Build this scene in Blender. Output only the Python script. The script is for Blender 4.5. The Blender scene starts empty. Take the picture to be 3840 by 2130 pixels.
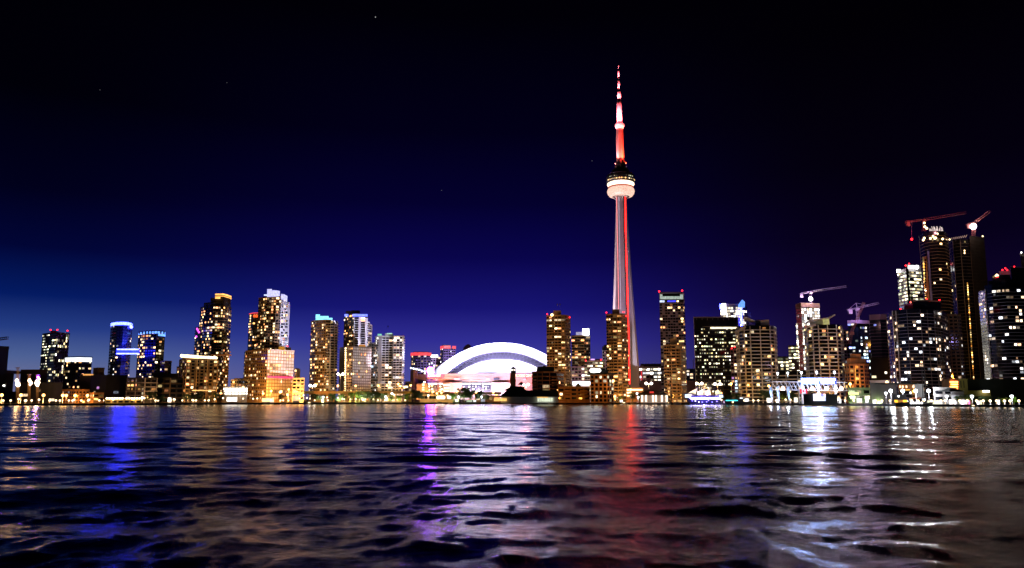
import bpy, math, random
import numpy as np
from mathutils import Vector, Matrix

SC = bpy.context.scene
COL = SC.collection
R = random.Random(11)

# ------------------------------------------------------------ camera
F, CX, CY, HCAM = 3070.0, 1920.0, 1065.0, 4.5
PITCH = math.atan(433.0 / F)
cd = bpy.data.cameras.new('camera')
cam = bpy.data.objects.new('camera', cd); COL.objects.link(cam)
cam.location = (0, 0, HCAM); cam.rotation_euler = (math.pi / 2 + PITCH, 0, 0)
cd.sensor_width = 36.0; cd.lens = 36.0 * F / 3840.0
cd.clip_start = 0.5; cd.clip_end = 20000
SC.camera = cam

# ------------------------------------------------------------ world (dusk sky over the city)
wd = bpy.data.worlds.new('World'); SC.world = wd; wd.use_nodes = True
nt = wd.node_tree; N = nt.nodes; L = nt.links
bg = N['Background']
tc = N.new('ShaderNodeTexCoord'); sp = N.new('ShaderNodeSeparateXYZ'); L.new(tc.outputs['Generated'], sp.inputs[0])
def wramp(stops):
    r = N.new('ShaderNodeValToRGB'); cr = r.color_ramp
    while len(cr.elements) > 1: cr.elements.remove(cr.elements[-1])
    cr.elements[0].position = stops[0][0]; cr.elements[0].color = (*stops[0][1], 1)
    for p, c in stops[1:]:
        e = cr.elements.new(p); e.color = (*c, 1)
    L.new(sp.outputs['Z'], r.inputs[0]); return r
rl = wramp([(0, (.13, .13, .25)), (.025, (.13, .15, .30)), (.045, (.075, .12, .30)), (.075, (.018, .046, .225)), (.11, (.0012, .0105, .118)), (.16, (.0005, .0018, .036)),
            (.22, (.0004, .0004, .011)), (.32, (.0002, .0001, .0022)), (.46, (.0002, .0001, .0010)), (.6, (.0001, .0001, .0004))])
rc = wramp([(0, (.07, .075, .28)), (.03, (.068, .066, .31)), (.07, (.030, .027, .29)), (.11, (.0085, .0070, .165)), (.17, (.0028, .0016, .070)),
            (.235, (.0012, .0004, .026)), (.316, (.0006, .0001, .0085)), (.44, (.0003, .0001, .0018)), (.6, (.0002, .0001, .001))])
rr = wramp([(0, (.014, .006, .055)), (.05, (.009, .0035, .040)), (.11, (.0045, .0015, .022)), (.18, (.002, .0004, .0095)),
            (.26, (.0010, .0002, .0040)), (.4, (.0004, .0001, .0012)), (.6, (.0002, .0001, .001))])
def wmap(a, b):
    m = N.new('ShaderNodeMapRange'); m.interpolation_type = 'SMOOTHSTEP'
    m.inputs[1].default_value = a; m.inputs[2].default_value = b
    L.new(sp.outputs['X'], m.inputs[0]); return m
def wmix(f, a, b):
    m = N.new('ShaderNodeMix'); m.data_type = 'RGBA'
    L.new(f.outputs[0], m.inputs[0]); L.new(a, m.inputs[6]); L.new(b, m.inputs[7]); return m.outputs[2]
skyc = wmix(wmap(-.52, -.12), rl.outputs[0], rc.outputs[0])
skyc = wmix(wmap(.0, .38), skyc, rr.outputs[0])
dk = N.new('ShaderNodeMapRange'); dk.interpolation_type = 'SMOOTHSTEP'; dk.inputs[1].default_value = -.3; dk.inputs[2].default_value = .6; dk.inputs[3].default_value = .06; dk.inputs[4].default_value = 1
L.new(sp.outputs['Y'], dk.inputs[0])
dv = N.new('ShaderNodeVectorMath'); dv.operation = 'SCALE'; L.new(skyc, dv.inputs[0]); L.new(dk.outputs[0], dv.inputs['Scale']); skyc = dv.outputs[0]
# a handful of stars: tiny bright directions
def raydir(px, py):
    a = (px - CX) / F; b = (CY - py) / F
    d = Vector((a, math.cos(PITCH) - b * math.sin(PITCH), math.sin(PITCH) + b * math.cos(PITCH))); return d.normalized()
star_out = None
for px, py, s in ((1408, 64, .45), (851, 310, .05), (375, 337, .05), (2220, 603, .08), (1656, 714, .07)):
    vm = N.new('ShaderNodeVectorMath'); vm.operation = 'DISTANCE'
    L.new(tc.outputs['Generated'], vm.inputs[0]); vm.inputs[1].default_value = raydir(px, py)
    lt = N.new('ShaderNodeMath'); lt.operation = 'LESS_THAN'; lt.inputs[1].default_value = .00055
    L.new(vm.outputs['Value'], lt.inputs[0])
    mu = N.new('ShaderNodeMath'); mu.operation = 'MULTIPLY_ADD'; mu.inputs[1].default_value = s
    L.new(lt.outputs[0], mu.inputs[0])
    if star_out: L.new(star_out, mu.inputs[2])
    else: mu.inputs[2].default_value = 0
    star_out = mu.outputs[0]
ad = N.new('ShaderNodeMix'); ad.data_type = 'RGBA'; ad.blend_type = 'ADD'; ad.inputs[0].default_value = 1
L.new(skyc, ad.inputs[6]); L.new(star_out, ad.inputs[7]); L.new(ad.outputs[2], bg.inputs[0])
bg.inputs[1].default_value = 1.0
SC.view_settings.view_transform = 'Standard'; SC.view_settings.look = 'None'
SC.view_settings.exposure = 0; SC.view_settings.gamma = 1
cy = SC.cycles
cy.use_denoising = True; cy.max_bounces = 4; cy.diffuse_bounces = 1; cy.glossy_bounces = 3; cy.transmission_bounces = 2
cy.transparent_max_bounces = 4; cy.sample_clamp_indirect = 120; cy.caustics_reflective = False; cy.caustics_refractive = False
cy.use_light_tree = True; cy.blur_glossy = 0.3

# ------------------------------------------------------------ helpers
def W(px, py, Y):
    a = (px - CX) / F; b = (CY - py) / F
    dy = math.cos(PITCH) - b * math.sin(PITCH); dz = math.sin(PITCH) + b * math.cos(PITCH)
    t = Y / dy
    return Vector((a * t, Y, HCAM + dz * t))
def WX(px, Y, z=5.0):
    # world x of a point seen at column px, depth Y, height z
    return (px - CX) / F * (Y * math.cos(PITCH) + (z - HCAM) * math.sin(PITCH))
GZ = 1.5

class MB:
    def __init__(s): s.v = []; s.f = []
    def quad(s, *p):
        n = len(s.v); s.v += [tuple(q) for q in p]; s.f.append(tuple(range(n, n + len(p)))); return s
    def frame_box(s, c, ax, ay, az):
        c = Vector(c); ax = Vector(ax); ay = Vector(ay); az = Vector(az); n = len(s.v)
        for i in (-1, 1):
            for j in (-1, 1):
                for k in (-1, 1): s.v.append(tuple(c + ax * i + ay * j + az * k))
        for f in ((0, 1, 3, 2), (4, 6, 7, 5), (0, 4, 5, 1), (2, 3, 7, 6), (0, 2, 6, 4), (1, 5, 7, 3)): s.f.append(tuple(n + i for i in f))
        return s
    def box(s, x0, x1, y0, y1, z0, z1):
        return s.frame_box(((x0 + x1) / 2, (y0 + y1) / 2, (z0 + z1) / 2), ((x1 - x0) / 2, 0, 0), (0, (y1 - y0) / 2, 0), (0, 0, (z1 - z0) / 2))
    def prism(s, poly, z0, z1):
        n = len(s.v); m = len(poly)
        z0s = z0 if hasattr(z0, '__len__') else [z0] * m; z1s = z1 if hasattr(z1, '__len__') else [z1] * m
        s.v += [(p[0], p[1], z) for p, z in zip(poly, z0s)] + [(p[0], p[1], z) for p, z in zip(poly, z1s)]
        for i in range(m): j = (i + 1) % m; s.f.append((n + i, n + j, n + m + j, n + m + i))
        s.f.append(tuple(n + i for i in reversed(range(m)))); s.f.append(tuple(n + m + i for i in range(m))); return s
    def tube(s, p, q, r0, r1=None, k=6):
        r1 = r0 if r1 is None else r1; p = Vector(p); q = Vector(q); d = (q - p).normalized()
        u = d.orthogonal().normalized(); w = d.cross(u); n = len(s.v)
        for c, r in ((p, r0), (q, r1)):
            for i in range(k): a = 2 * math.pi * i / k; s.v.append(tuple(c + (u * math.cos(a) + w * math.sin(a)) * r))
        for i in range(k): j = (i + 1) % k; s.f.append((n + i, n + j, n + k + j, n + k + i))
        s.f.append(tuple(n + i for i in reversed(range(k)))); s.f.append(tuple(n + k + i for i in range(k))); return s
    def lathe(s, c, prof, k=24):
        n = len(s.v); m = len(prof)
        for r, z in prof:
            for i in range(k): a = 2 * math.pi * i / k; s.v.append((c[0] + r * math.cos(a), c[1] + r * math.sin(a), c[2] + z))
        for a in range(m - 1):
            for i in range(k): j = (i + 1) % k; s.f.append((n + a * k + i, n + a * k + j, n + (a + 1) * k + j, n + (a + 1) * k + i))
        s.f.append(tuple(n + i for i in reversed(range(k)))); s.f.append(tuple(n + (m - 1) * k + i for i in range(k))); return s
    def ball(s, c, r, k=8, m=6, sz=1.0):
        return s.lathe(c, [(r * math.sin(math.pi * (i + .15) / (m + .3)), -r * sz * math.cos(math.pi * (i + .15) / (m + .3))) for i in range(m + 1)], k)
    def beam(s, p, q, w, r, n=None):
        # four-chord lattice beam
        p = Vector(p); q = Vector(q); d = q - p; Ln = d.length; d.normalize()
        up = Vector((0, 0, 1)) if abs(d.z) < .8 else Vector((1, 0, 0))
        u = d.cross(up).normalized() * w / 2; v = u.cross(d).normalized() * w / 2
        cs = [u + v, u - v, -u - v, -u + v]
        for c in cs: s.tube(p + c, q + c, r, k=4)
        n = n or max(2, int(Ln / w))
        for i in range(n):
            a = p + d * Ln * i / n; b = p + d * Ln * (i + 1) / n
            for k in range(4): s.tube(a + cs[k], b + cs[(k + 1) % 4], r * .7, k=3)
        return s
    def mesh(s, name, mat, smooth=False):
        me = bpy.data.meshes.new(name); me.from_pydata(s.v, [], s.f)
        for m in (mat if isinstance(mat, (list, tuple)) else [mat]): me.materials.append(m)
        if smooth: me.polygons.foreach_set('use_smooth', [True] * len(me.polygons))
        me.update(); return me
    def obj(s, name, mat, parent=None, smooth=False, lab=None):
        o = bpy.data.objects.new(name, s.mesh(name, mat, smooth)); COL.objects.link(o)
        if parent is not None:
            o.parent = parent; o.matrix_parent_inverse = parent.matrix_world.inverted()
        if lab: o['label'] = lab
        return o

def thing(name, label, cat, loc=(0, 0, 0), group=None):
    o = bpy.data.objects.new(name, None); COL.objects.link(o); o.location = loc
    o.matrix_world = Matrix.Translation(Vector(loc))
    o['label'] = label; o['category'] = cat
    if group: o['group'] = group
    return o
def tag(o, label, cat, group=None):
    o['label'] = label; o['category'] = cat
    if group: o['group'] = group
    return o
def link_child(o, parent):
    COL.objects.link(o); o.parent = parent; o.matrix_parent_inverse = parent.matrix_world.inverted(); return o
def copy_tree(o, loc, label=None, scale=None, rz=0, parent=None):
    c = o.copy(); COL.objects.link(c)
    if parent is None:
        c.location = loc
        if scale: c.scale = scale if hasattr(scale, '__len__') else (scale,) * 3
        c.rotation_euler = (0, 0, rz)
        if label: c['label'] = label
    else: c.parent = parent
    for ch in o.children: copy_tree(ch, None, parent=c)
    return c

# ------------------------------------------------------------ materials
MC = {}
def pmat(name, col, rough=.8, noise=.25, scale=.25, metal=0, spec=.4):
    if name in MC: return MC[name]
    m = bpy.data.materials.new(name); m.use_nodes = True; n = m.node_tree.nodes; l = m.node_tree.links
    b = n['Principled BSDF']; b.inputs['Roughness'].default_value = rough; b.inputs['Metallic'].default_value = metal
    b.inputs['Specular IOR Level'].default_value = spec
    g = n.new('ShaderNodeNewGeometry'); t = n.new('ShaderNodeTexNoise'); t.inputs['Scale'].default_value = scale; t.inputs['Detail'].default_value = 5
    mp = n.new('ShaderNodeMapping'); mp.inputs['Scale'].default_value = (1, 1, .35)
    l.new(g.outputs['Position'], mp.inputs[0]); l.new(mp.outputs[0], t.inputs['Vector'])
    r = n.new('ShaderNodeValToRGB'); r.color_ramp.elements[0].position = .3; r.color_ramp.elements[1].position = .72
    r.color_ramp.elements[0].color = (*[c * (1 - noise) for c in col], 1); r.color_ramp.elements[1].color = (*[min(1, c * (1 + noise)) for c in col], 1)
    l.new(t.outputs[0], r.inputs[0]); l.new(r.outputs[0], b.inputs['Base Color'])
    MC[name] = m; return m
def emat(name, col, s, sample=False):
    if name in MC: return MC[name]
    m = bpy.data.materials.new(name); m.use_nodes = True; n = m.node_tree.nodes; l = m.node_tree.links
    b = n['Principled BSDF']; b.inputs['Base Color'].default_value = (.05, .05, .05, 1)
    b.inputs['Emission Color'].default_value = (*col, 1); b.inputs['Emission Strength'].default_value = s
    g = n.new('ShaderNodeNewGeometry'); t = n.new('ShaderNodeTexNoise'); t.inputs['Scale'].default_value = .5; l.new(g.outputs['Position'], t.inputs['Vector'])
    q = n.new('ShaderNodeMapRange'); q.inputs[1].default_value = .3; q.inputs[2].default_value = .7; q.inputs[3].default_value = s * .7; q.inputs[4].default_value = s * 1.3
    l.new(t.outputs[0], q.inputs[0]); l.new(q.outputs[0], b.inputs['Emission Strength'])
    m.cycles.emission_sampling = 'AUTO' if sample else 'NONE'
    MC[name] = m; return m
def winmat(name, cols, s):
    m = bpy.data.materials.new('window_' + name); m.use_nodes = True; n = m.node_tree.nodes; l = m.node_tree.links
    b = n['Principled BSDF']; b.inputs['Base Color'].default_value = (.02, .02, .02, 1); b.inputs['Roughness'].default_value = .2
    oi = n.new('ShaderNodeObjectInfo'); g = n.new('ShaderNodeNewGeometry')
    a = n.new('ShaderNodeMath'); a.operation = 'ADD'; l.new(oi.outputs['Random'], a.inputs[0]); l.new(g.outputs['Random Per Island'], a.inputs[1])
    fr = n.new('ShaderNodeMath'); fr.operation = 'FRACT'; l.new(a.outputs[0], fr.inputs[0])
    r = n.new('ShaderNodeValToRGB'); cr = r.color_ramp; cr.interpolation = 'CONSTANT'
    for i, c in enumerate(cols):
        e = cr.elements[0] if i == 0 else cr.elements.new(i / len(cols))
        e.position = i / len(cols); e.color = (*c, 1)
    cr.elements.remove(cr.elements[-1]) if len(cr.elements) > len(cols) else None
    l.new(fr.outputs[0], r.inputs[0]); l.new(r.outputs[0], b.inputs['Emission Color'])
    k = n.new('ShaderNodeMath'); k.operation = 'MULTIPLY'; k.inputs[1].default_value = 23.7; l.new(fr.outputs[0], k.inputs[0])
    k2 = n.new('ShaderNodeMath'); k2.operation = 'FRACT'; l.new(k.outputs[0], k2.inputs[0])
    k3 = n.new('ShaderNodeMath'); k3.operation = 'POWER'; k3.inputs[1].default_value = 2.3; l.new(k2.outputs[0], k3.inputs[0])
    q = n.new('ShaderNodeMapRange'); q.inputs[3].default_value = s * .07; q.inputs[4].default_value = s * 2.3; l.new(k3.outputs[0], q.inputs[0])
    t = n.new('ShaderNodeTexNoise'); t.inputs['Scale'].default_value = 1.1; t.inputs['Detail'].default_value = 3; l.new(g.outputs['Position'], t.inputs['Vector'])
    q2 = n.new('ShaderNodeMapRange'); q2.inputs[1].default_value = .35; q2.inputs[2].default_value = .65; q2.inputs[3].default_value = .45; q2.inputs[4].default_value = 1.4
    l.new(t.outputs[0], q2.inputs[0])
    mm = n.new('ShaderNodeMath'); mm.operation = 'MULTIPLY'; l.new(q.outputs[0], mm.inputs[0]); l.new(q2.outputs[0], mm.inputs[1])
    l.new(mm.outputs[0], b.inputs['Emission Strength']); m.cycles.emission_sampling = 'NONE'
    return m
WM = {
 'warm': winmat('warm', [(1, .55, .2), (1, .7, .38), (1, .42, .12), (1, .8, .5), (1, .62, .25), (1, .75, .3), (1, .36, .14)], 2.3),
 'white': winmat('white', [(1, .8, .6), (1, .66, .4), (1, .95, .9), (.85, .9, 1), (1, .7, .45), (1, .55, .3)], 2.2),
 'office': winmat('office', [(1, .85, .5), (1, .9, .62), (1, .78, .36), (1, .95, .75), (.9, 1, .6)], 2.2),
 'cool': winmat('cool', [(.7, .85, 1), (1, .9, .8), (.5, .7, 1), (.8, 1, .95), (.3, .35, 1)], 2.2),
 'amber': winmat('amber', [(1, .45, .08), (1, .6, .15), (1, .33, .05), (1, .7, .3)], 2.0),
 'mix': winmat('mix', [(1, .62, .3), (1, .8, .55), (1, .5, .2), (.6, .8, 1), (1, .7, .4), (1, .9, .7), (.9, .4, 1), (1, .72, .2)], 2.2),
 'bright': winmat('bright', [(1, .95, .85), (1, .9, .7), (.9, .95, 1), (1, .85, .6)], 4.5),
}
GLASS = pmat('dark_glass', (.010, .011, .016), .12, .3, .2, spec=.6)
GLASSB = pmat('blue_glass', (.012, .018, .040), .15, .3, .2, spec=.6)
CONC = pmat('concrete', (.32, .28, .24), .85, .15, .12)
CONCD = pmat('dark_concrete', (.12, .10, .09), .85, .2, .12)
BROWN = pmat('brown_precast', (.26, .17, .10), .85, .15, .12)
BRICK = pmat('orange_brick', (.34, .16, .07), .9, .25, .5)
WHITEP = pmat('white_precast', (.62, .60, .62), .7, .08, .15)
PALE = pmat('pale_render', (.42, .38, .38), .8, .12, .15)
DARKM = pmat('dark_cladding', (.035, .033, .035), .6, .3, .2)
ROOFD = pmat('dark_roofing', (.02, .022, .02), .8, .3, .3)
STEEL = pmat('grey_steel', (.35, .33, .36), .5, .2, .6, metal=.3)
PURPM = pmat('purple_cladding', (.30, .20, .34), .6, .15, .2)
SHEEN = pmat('pale_sheen_glass', (.55, .50, .48), .6, .35, .6)  # pale colour stands in for street light reflecting in window glass
SAIL = pmat('sail_cloth', (.8, .72, .5), .8, .1, .6)
RED_E = emat('red_beacon', (1, .012, .02), 7)

# ------------------------------------------------------------ shore line
SH = [(-2600, 1531), (-900, 1526.5), (0, 1523.3), (620, 1520), (900, 1518), (1330, 1516.2), (1780, 1516), (2240, 1517), (2660, 1518.6), (3100, 1522), (3500, 1527), (3840, 1530), (4700, 1537), (6200, 1546)]
def yshore(px):
    py = np.interp(px, [a for a, _ in SH], [b for _, b in SH])
    b = (CY - py) / F; dy = math.cos(PITCH) - b * math.sin(PITCH); dz = math.sin(PITCH) + b * math.cos(PITCH)
    return -HCAM / dz * dy
def at(px, back=0.0, z=GZ):
    Y = yshore(px) + back; return Vector((WX(px, Y, z), Y, z))

pts = []
for px in list(range(-2600, 6201, 80)):
    Y = yshore(px); pts.append((WX(px, Y, 0), Y))
m = MB()
for a, b in zip(pts[:-1], pts[1:]):
    m.quad((a[0], a[1], GZ), (b[0], b[1], GZ), (b[0] * 8, 7000, GZ), (a[0] * 8, 7000, GZ))
g = m.obj('ground', pmat('ground_asphalt', (.05, .045, .04), .9, .3, .1)); g['kind'] = 'structure'
m = MB()
for a, b in zip(pts[:-1], pts[1:]):
    m.quad((a[0], a[1], -3), (b[0], b[1], -3), (b[0], b[1], GZ + .25), (a[0], a[1], GZ + .25))
    m.quad((a[0], a[1], GZ + .25), (b[0], b[1], GZ + .25), (b[0] * 1.001, b[1] + .6, GZ + .25), (a[0] * 1.001, a[1] + .6, GZ + .25))
o = m.obj('quay_edge', pmat('quay_concrete', (.07, .065, .06), .9, .4, .4)); o['kind'] = 'structure'
m = MB()
for a, b in zip(pts[:-1], pts[1:]):
    m.quad((a[0], a[1] + .61, GZ + .005), (b[0], b[1] + .61, GZ + .005), (b[0] * 1.02, b[1] + 14, GZ + .005), (a[0] * 1.02, a[1] + 14, GZ + .005))
o = m.obj('promenade', pmat('promenade_paving', (.22, .20, .17), .85, .3, .5)); o['kind'] = 'structure'

# ------------------------------------------------------------ water
rows = [3.0]
while rows[-1] < 1250: rows.append(rows[-1] * 1.0105 + .0)
rows = np.array(rows)
th = np.concatenate([np.linspace(-1.35, -.66, 40)[:-1], np.linspace(-.66, .66, 640), np.linspace(.66, 1.35, 40)[1:]])
T, D = np.meshgrid(th, rows)
X = D * np.tan(np.clip(T, -1.3, 1.3)); Yw = D.copy()
rs = np.random.RandomState(5)
def vnoise(x, y, seed):
    xi = np.floor(x).astype(int); yi = np.floor(y).astype(int); fx = x - xi; fy = y - yi
    fx = fx * fx * (3 - 2 * fx); fy = fy * fy * (3 - 2 * fy)
    def h(a, b):
        n = (a * 374761393 + b * 668265263 + seed * 1274126177) & 0x7fffffff
        n = ((n ^ (n >> 13)) * 1274126177) & 0x7fffffff
        return ((n ^ (n >> 16)) & 0xffff) / 65535.0
    return (h(xi, yi) * (1 - fx) * (1 - fy) + h(xi + 1, yi) * fx * (1 - fy) + h(xi, yi + 1) * (1 - fx) * fy + h(xi + 1, yi + 1) * fx * fy) - .5
Z = np.zeros_like(X)
gx = D * .0021; gy = D * .0105
def fade(lam): return np.clip(lam / (gy * 2.4) - .35, 0, 1)
for k in range(9):          # choppy short crested waves at many scales
    lam = .55 * 1.62 ** k; a = rs.normal(0, .25); ca, sa = math.cos(a), math.sin(a)
    U = (X * ca + Yw * sa) / (lam * 1.9) + rs.rand() * 50; V = (-X * sa + Yw * ca) / lam + rs.rand() * 50
    w = 1 - 2 * np.abs(vnoise(U, V, 7 + k) + .25 * vnoise(U * 2.1, V * 2.3, 17 + k))
    Z += (.040 if lam < 5 else .024 if lam < 10 else .010) * lam * fade(lam) * w * .8 * (1 - (.45 if lam > 2.5 else -.25) * np.clip((60 - D) / 35, 0, 1))
for k in range(9):          # long wind waves, crests roughly along the shore
    lam = 2.2 * 1.3 ** k; ang = math.pi / 2 + rs.normal(0, .3)
    kx = 2 * math.pi / lam * math.cos(ang); ky = 2 * math.pi / lam * math.sin(ang)
    Z += .0042 * lam ** .8 * fade(lam) * np.sin(kx * X + ky * Yw + rs.rand() * 6.28 + 5 * vnoise(X / (lam * 2), Yw / (lam * 2), k))
# broken wake near the camera: ridges that fan out from a point ahead
P0 = (0.0, 58.0)
phi = np.arctan2(X - P0[0], P0[1] - Yw); rad = np.hypot(X - P0[0], P0[1] - Yw)
near = np.clip((52 - D) / 26, 0, 1)
wp = vnoise(X / 2.2, Yw / 3, 44)
Z += near * .13 * vnoise(phi * 13 + .9 * wp, rad / 4.2 + wp, 71)
Z += near * .085 * vnoise(phi * 27 + 1.2 * wp, rad / 3.0, 72)
Z += near * .055 * vnoise(phi * 52, rad / 2.4, 73)
Z += near * .045 * vnoise(phi * 90, rad / 1.5, 74)
verts = np.stack([X.ravel(), Yw.ravel(), Z.ravel()], 1)
nr, nc = X.shape
idx = np.arange(nr * nc).reshape(nr, nc)
fc = np.stack([idx[:-1, :-1].ravel(), idx[:-1, 1:].ravel(), idx[1:, 1:].ravel(), idx[1:, :-1].ravel()], 1)
me = bpy.data.meshes.new('water'); me.vertices.add(len(verts)); me.vertices.foreach_set('co', verts.ravel().astype(np.float32))
me.loops.add(fc.size); me.loops.foreach_set('vertex_index', fc.ravel().astype(np.int32))
me.polygons.add(len(fc)); me.polygons.foreach_set('loop_start', np.arange(0, fc.size, 4, dtype=np.int32)); me.polygons.foreach_set('loop_total', np.full(len(fc), 4, np.int32))
me.polygons.foreach_set('use_smooth', [True] * len(fc)); me.update(calc_edges=True); me.validate()
wm = bpy.data.materials.new('lake_water'); wm.use_nodes = True; n = wm.node_tree.nodes; l = wm.node_tree.links
b = n['Principled BSDF']; b.inputs['Base Color'].default_value = (.0015, .0015, .004, 1); b.inputs['Roughness'].default_value = .145; b.inputs['IOR'].default_value = 1.22
b.inputs['Specular IOR Level'].default_value = .5
g = n.new('ShaderNodeNewGeometry'); mp = n.new('ShaderNodeMapping'); mp.inputs['Scale'].default_value = (.28, 1.0, 1)
l.new(g.outputs['Position'], mp.inputs[0])
t = n.new('ShaderNodeTexNoise'); t.inputs['Scale'].default_value = 1.5; t.inputs['Detail'].default_value = 6; t.inputs['Roughness'].default_value = .62; t.inputs['Distortion'].default_value = .6
l.new(mp.outputs[0], t.inputs['Vector'])
bp = n.new('ShaderNodeBump'); bp.inputs['Strength'].default_value = 1; bp.inputs['Distance'].default_value = .05; l.new(t.outputs[0], bp.inputs['Height'])
mp2 = n.new('ShaderNodeMapping'); mp2.inputs['Scale'].default_value = (.12, .16, 1); l.new(g.outputs['Position'], mp2.inputs[0])
t2 = n.new('ShaderNodeTexNoise'); t2.inputs['Scale'].default_value = 1; t2.inputs['Detail'].default_value = 4; l.new(mp2.outputs[0], t2.inputs['Vector'])
bp2 = n.new('ShaderNodeBump'); bp2.inputs['Distance'].default_value = .35; l.new(t2.outputs[0], bp2.inputs['Height']); l.new(bp.outputs[0], bp2.inputs['Normal'])
# fine streaks of the broken wake, running along the wake's own ridges close to the boat
sb = n.new('ShaderNodeVectorMath'); sb.operation = 'SUBTRACT'; sb.inputs[1].default_value = (0, 58, 0); l.new(g.outputs['Position'], sb.inputs[0])
sx = n.new('ShaderNodeSeparateXYZ'); l.new(sb.outputs[0], sx.inputs[0])
ny = n.new('ShaderNodeMath'); ny.operation = 'MULTIPLY'; ny.inputs[1].default_value = -1; l.new(sx.outputs['Y'], ny.inputs[0])
at2 = n.new('ShaderNodeMath'); at2.operation = 'ARCTAN2'; l.new(sx.outputs['X'], at2.inputs[0]); l.new(ny.outputs[0], at2.inputs[1])
ln = n.new('ShaderNodeVectorMath'); ln.operation = 'LENGTH'; l.new(sb.outputs[0], ln.inputs[0])
a1 = n.new('ShaderNodeMath'); a1.operation = 'MULTIPLY'; a1.inputs[1].default_value = 55; l.new(at2.outputs[0], a1.inputs[0])
l1 = n.new('ShaderNodeMath'); l1.operation = 'MULTIPLY'; l1.inputs[1].default_value = .75; l.new(ln.outputs['Value'], l1.inputs[0])
cb = n.new('ShaderNodeCombineXYZ'); l.new(a1.outputs[0], cb.inputs[0]); l.new(l1.outputs[0], cb.inputs[1])
t3 = n.new('ShaderNodeTexNoise'); t3.inputs['Scale'].default_value = 1; t3.inputs['Detail'].default_value = 7; t3.inputs['Roughness'].default_value = .65; t3.inputs['Distortion'].default_value = .8; l.new(cb.outputs[0], t3.inputs['Vector'])
fd = n.new('ShaderNodeMapRange'); fd.interpolation_type = 'SMOOTHSTEP'; fd.inputs[1].default_value = 10; fd.inputs[2].default_value = 30; fd.inputs[3].default_value = 0; fd.inputs[4].default_value = 1; l.new(ny.outputs[0], fd.inputs[0])
bp3 = n.new('ShaderNodeBump'); bp3.inputs['Distance'].default_value = .08; l.new(fd.outputs[0], bp3.inputs['Strength']); l.new(t3.outputs[0], bp3.inputs['Height']); l.new(bp2.outputs[0], bp3.inputs['Normal'])
l.new(bp3.outputs[0], b.inputs['Normal'])
me.materials.append(wm)
water = bpy.data.objects.new('water', me); COL.objects.link(water); water['kind'] = 'structure'

# ------------------------------------------------------------ lights
def plight(name, loc, col, power, radius=.5, parent=None):
    d = bpy.data.lights.new(name, 'POINT'); d.energy = power; d.color = col; d.shadow_soft_size = radius
    o = bpy.data.objects.new(name, d); o.location = loc
    if parent is not None: link_child(o, parent)
    else: COL.objects.link(o)
    return o
def slight(name, loc, target, col, power, ang=60, radius=1.0, blend=.6, parent=None):
    d = bpy.data.lights.new(name, 'SPOT'); d.energy = power; d.color = col; d.shadow_soft_size = radius; d.spot_size = math.radians(ang); d.spot_blend = blend
    o = bpy.data.objects.new(name, d); o.location = loc
    o.rotation_euler = (Vector(target) - Vector(loc)).to_track_quat('-Z', 'Y').to_euler()
    if parent is not None: link_child(o, parent)
    else: COL.objects.link(o)
    return o
ORG = (1, .42, .07); SOD = (1, .50, .14); WHT = (.95, .95, 1); BLW = (.62, .62, 1); PNK = (1, .45, .42)

# ------------------------------------------------------------ buildings
WCACHE = {}
def win_mesh(w, h, mat):
    k = (round(w, 1), round(h, 1), mat.name)
    if k not in WCACHE: WCACHE[k] = MB().box(-k[0] / 2, k[0] / 2, -.06, .06, -k[1] / 2, k[1] / 2).mesh('window', mat)
    return WCACHE[k]
def offset(poly, d):
    c = Vector((sum(p[0] for p in poly) / len(poly), sum(p[1] for p in poly) / len(poly)))
    out = []; m = len(poly)
    for i in range(m):
        p = Vector(poly[i]); a = (p - Vector(poly[i - 1])); b = (Vector(poly[(i + 1) % m]) - p)
        a = a.normalized() if a.length else a; b = b.normalized() if b.length else b
        na = Vector((a.y, -a.x)); nb = Vector((b.y, -b.x)); nn = (na + nb)
        nn = nn.normalized() if nn.length > .1 else na
        k = d / max(.5, nn.dot(na)); out.append(tuple(p + nn * k))
    return out
def back(poly, depth):
    yb = max(p[1] for p in poly) + depth; a = poly[-1]; c = poly[0]
    return list(poly) + [(min(a[0], a[0] * yb / a[1]), yb), (max(c[0], c[0] * yb / c[1]), yb)]
def outline(pts, py, depth):
    P = [W(px, py, Y) for px, Y in pts]; poly = [(p.x, p.y) for p in P]
    zt = min(P, key=lambda p: p.y).z
    return poly, back(poly, depth), zt
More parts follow.
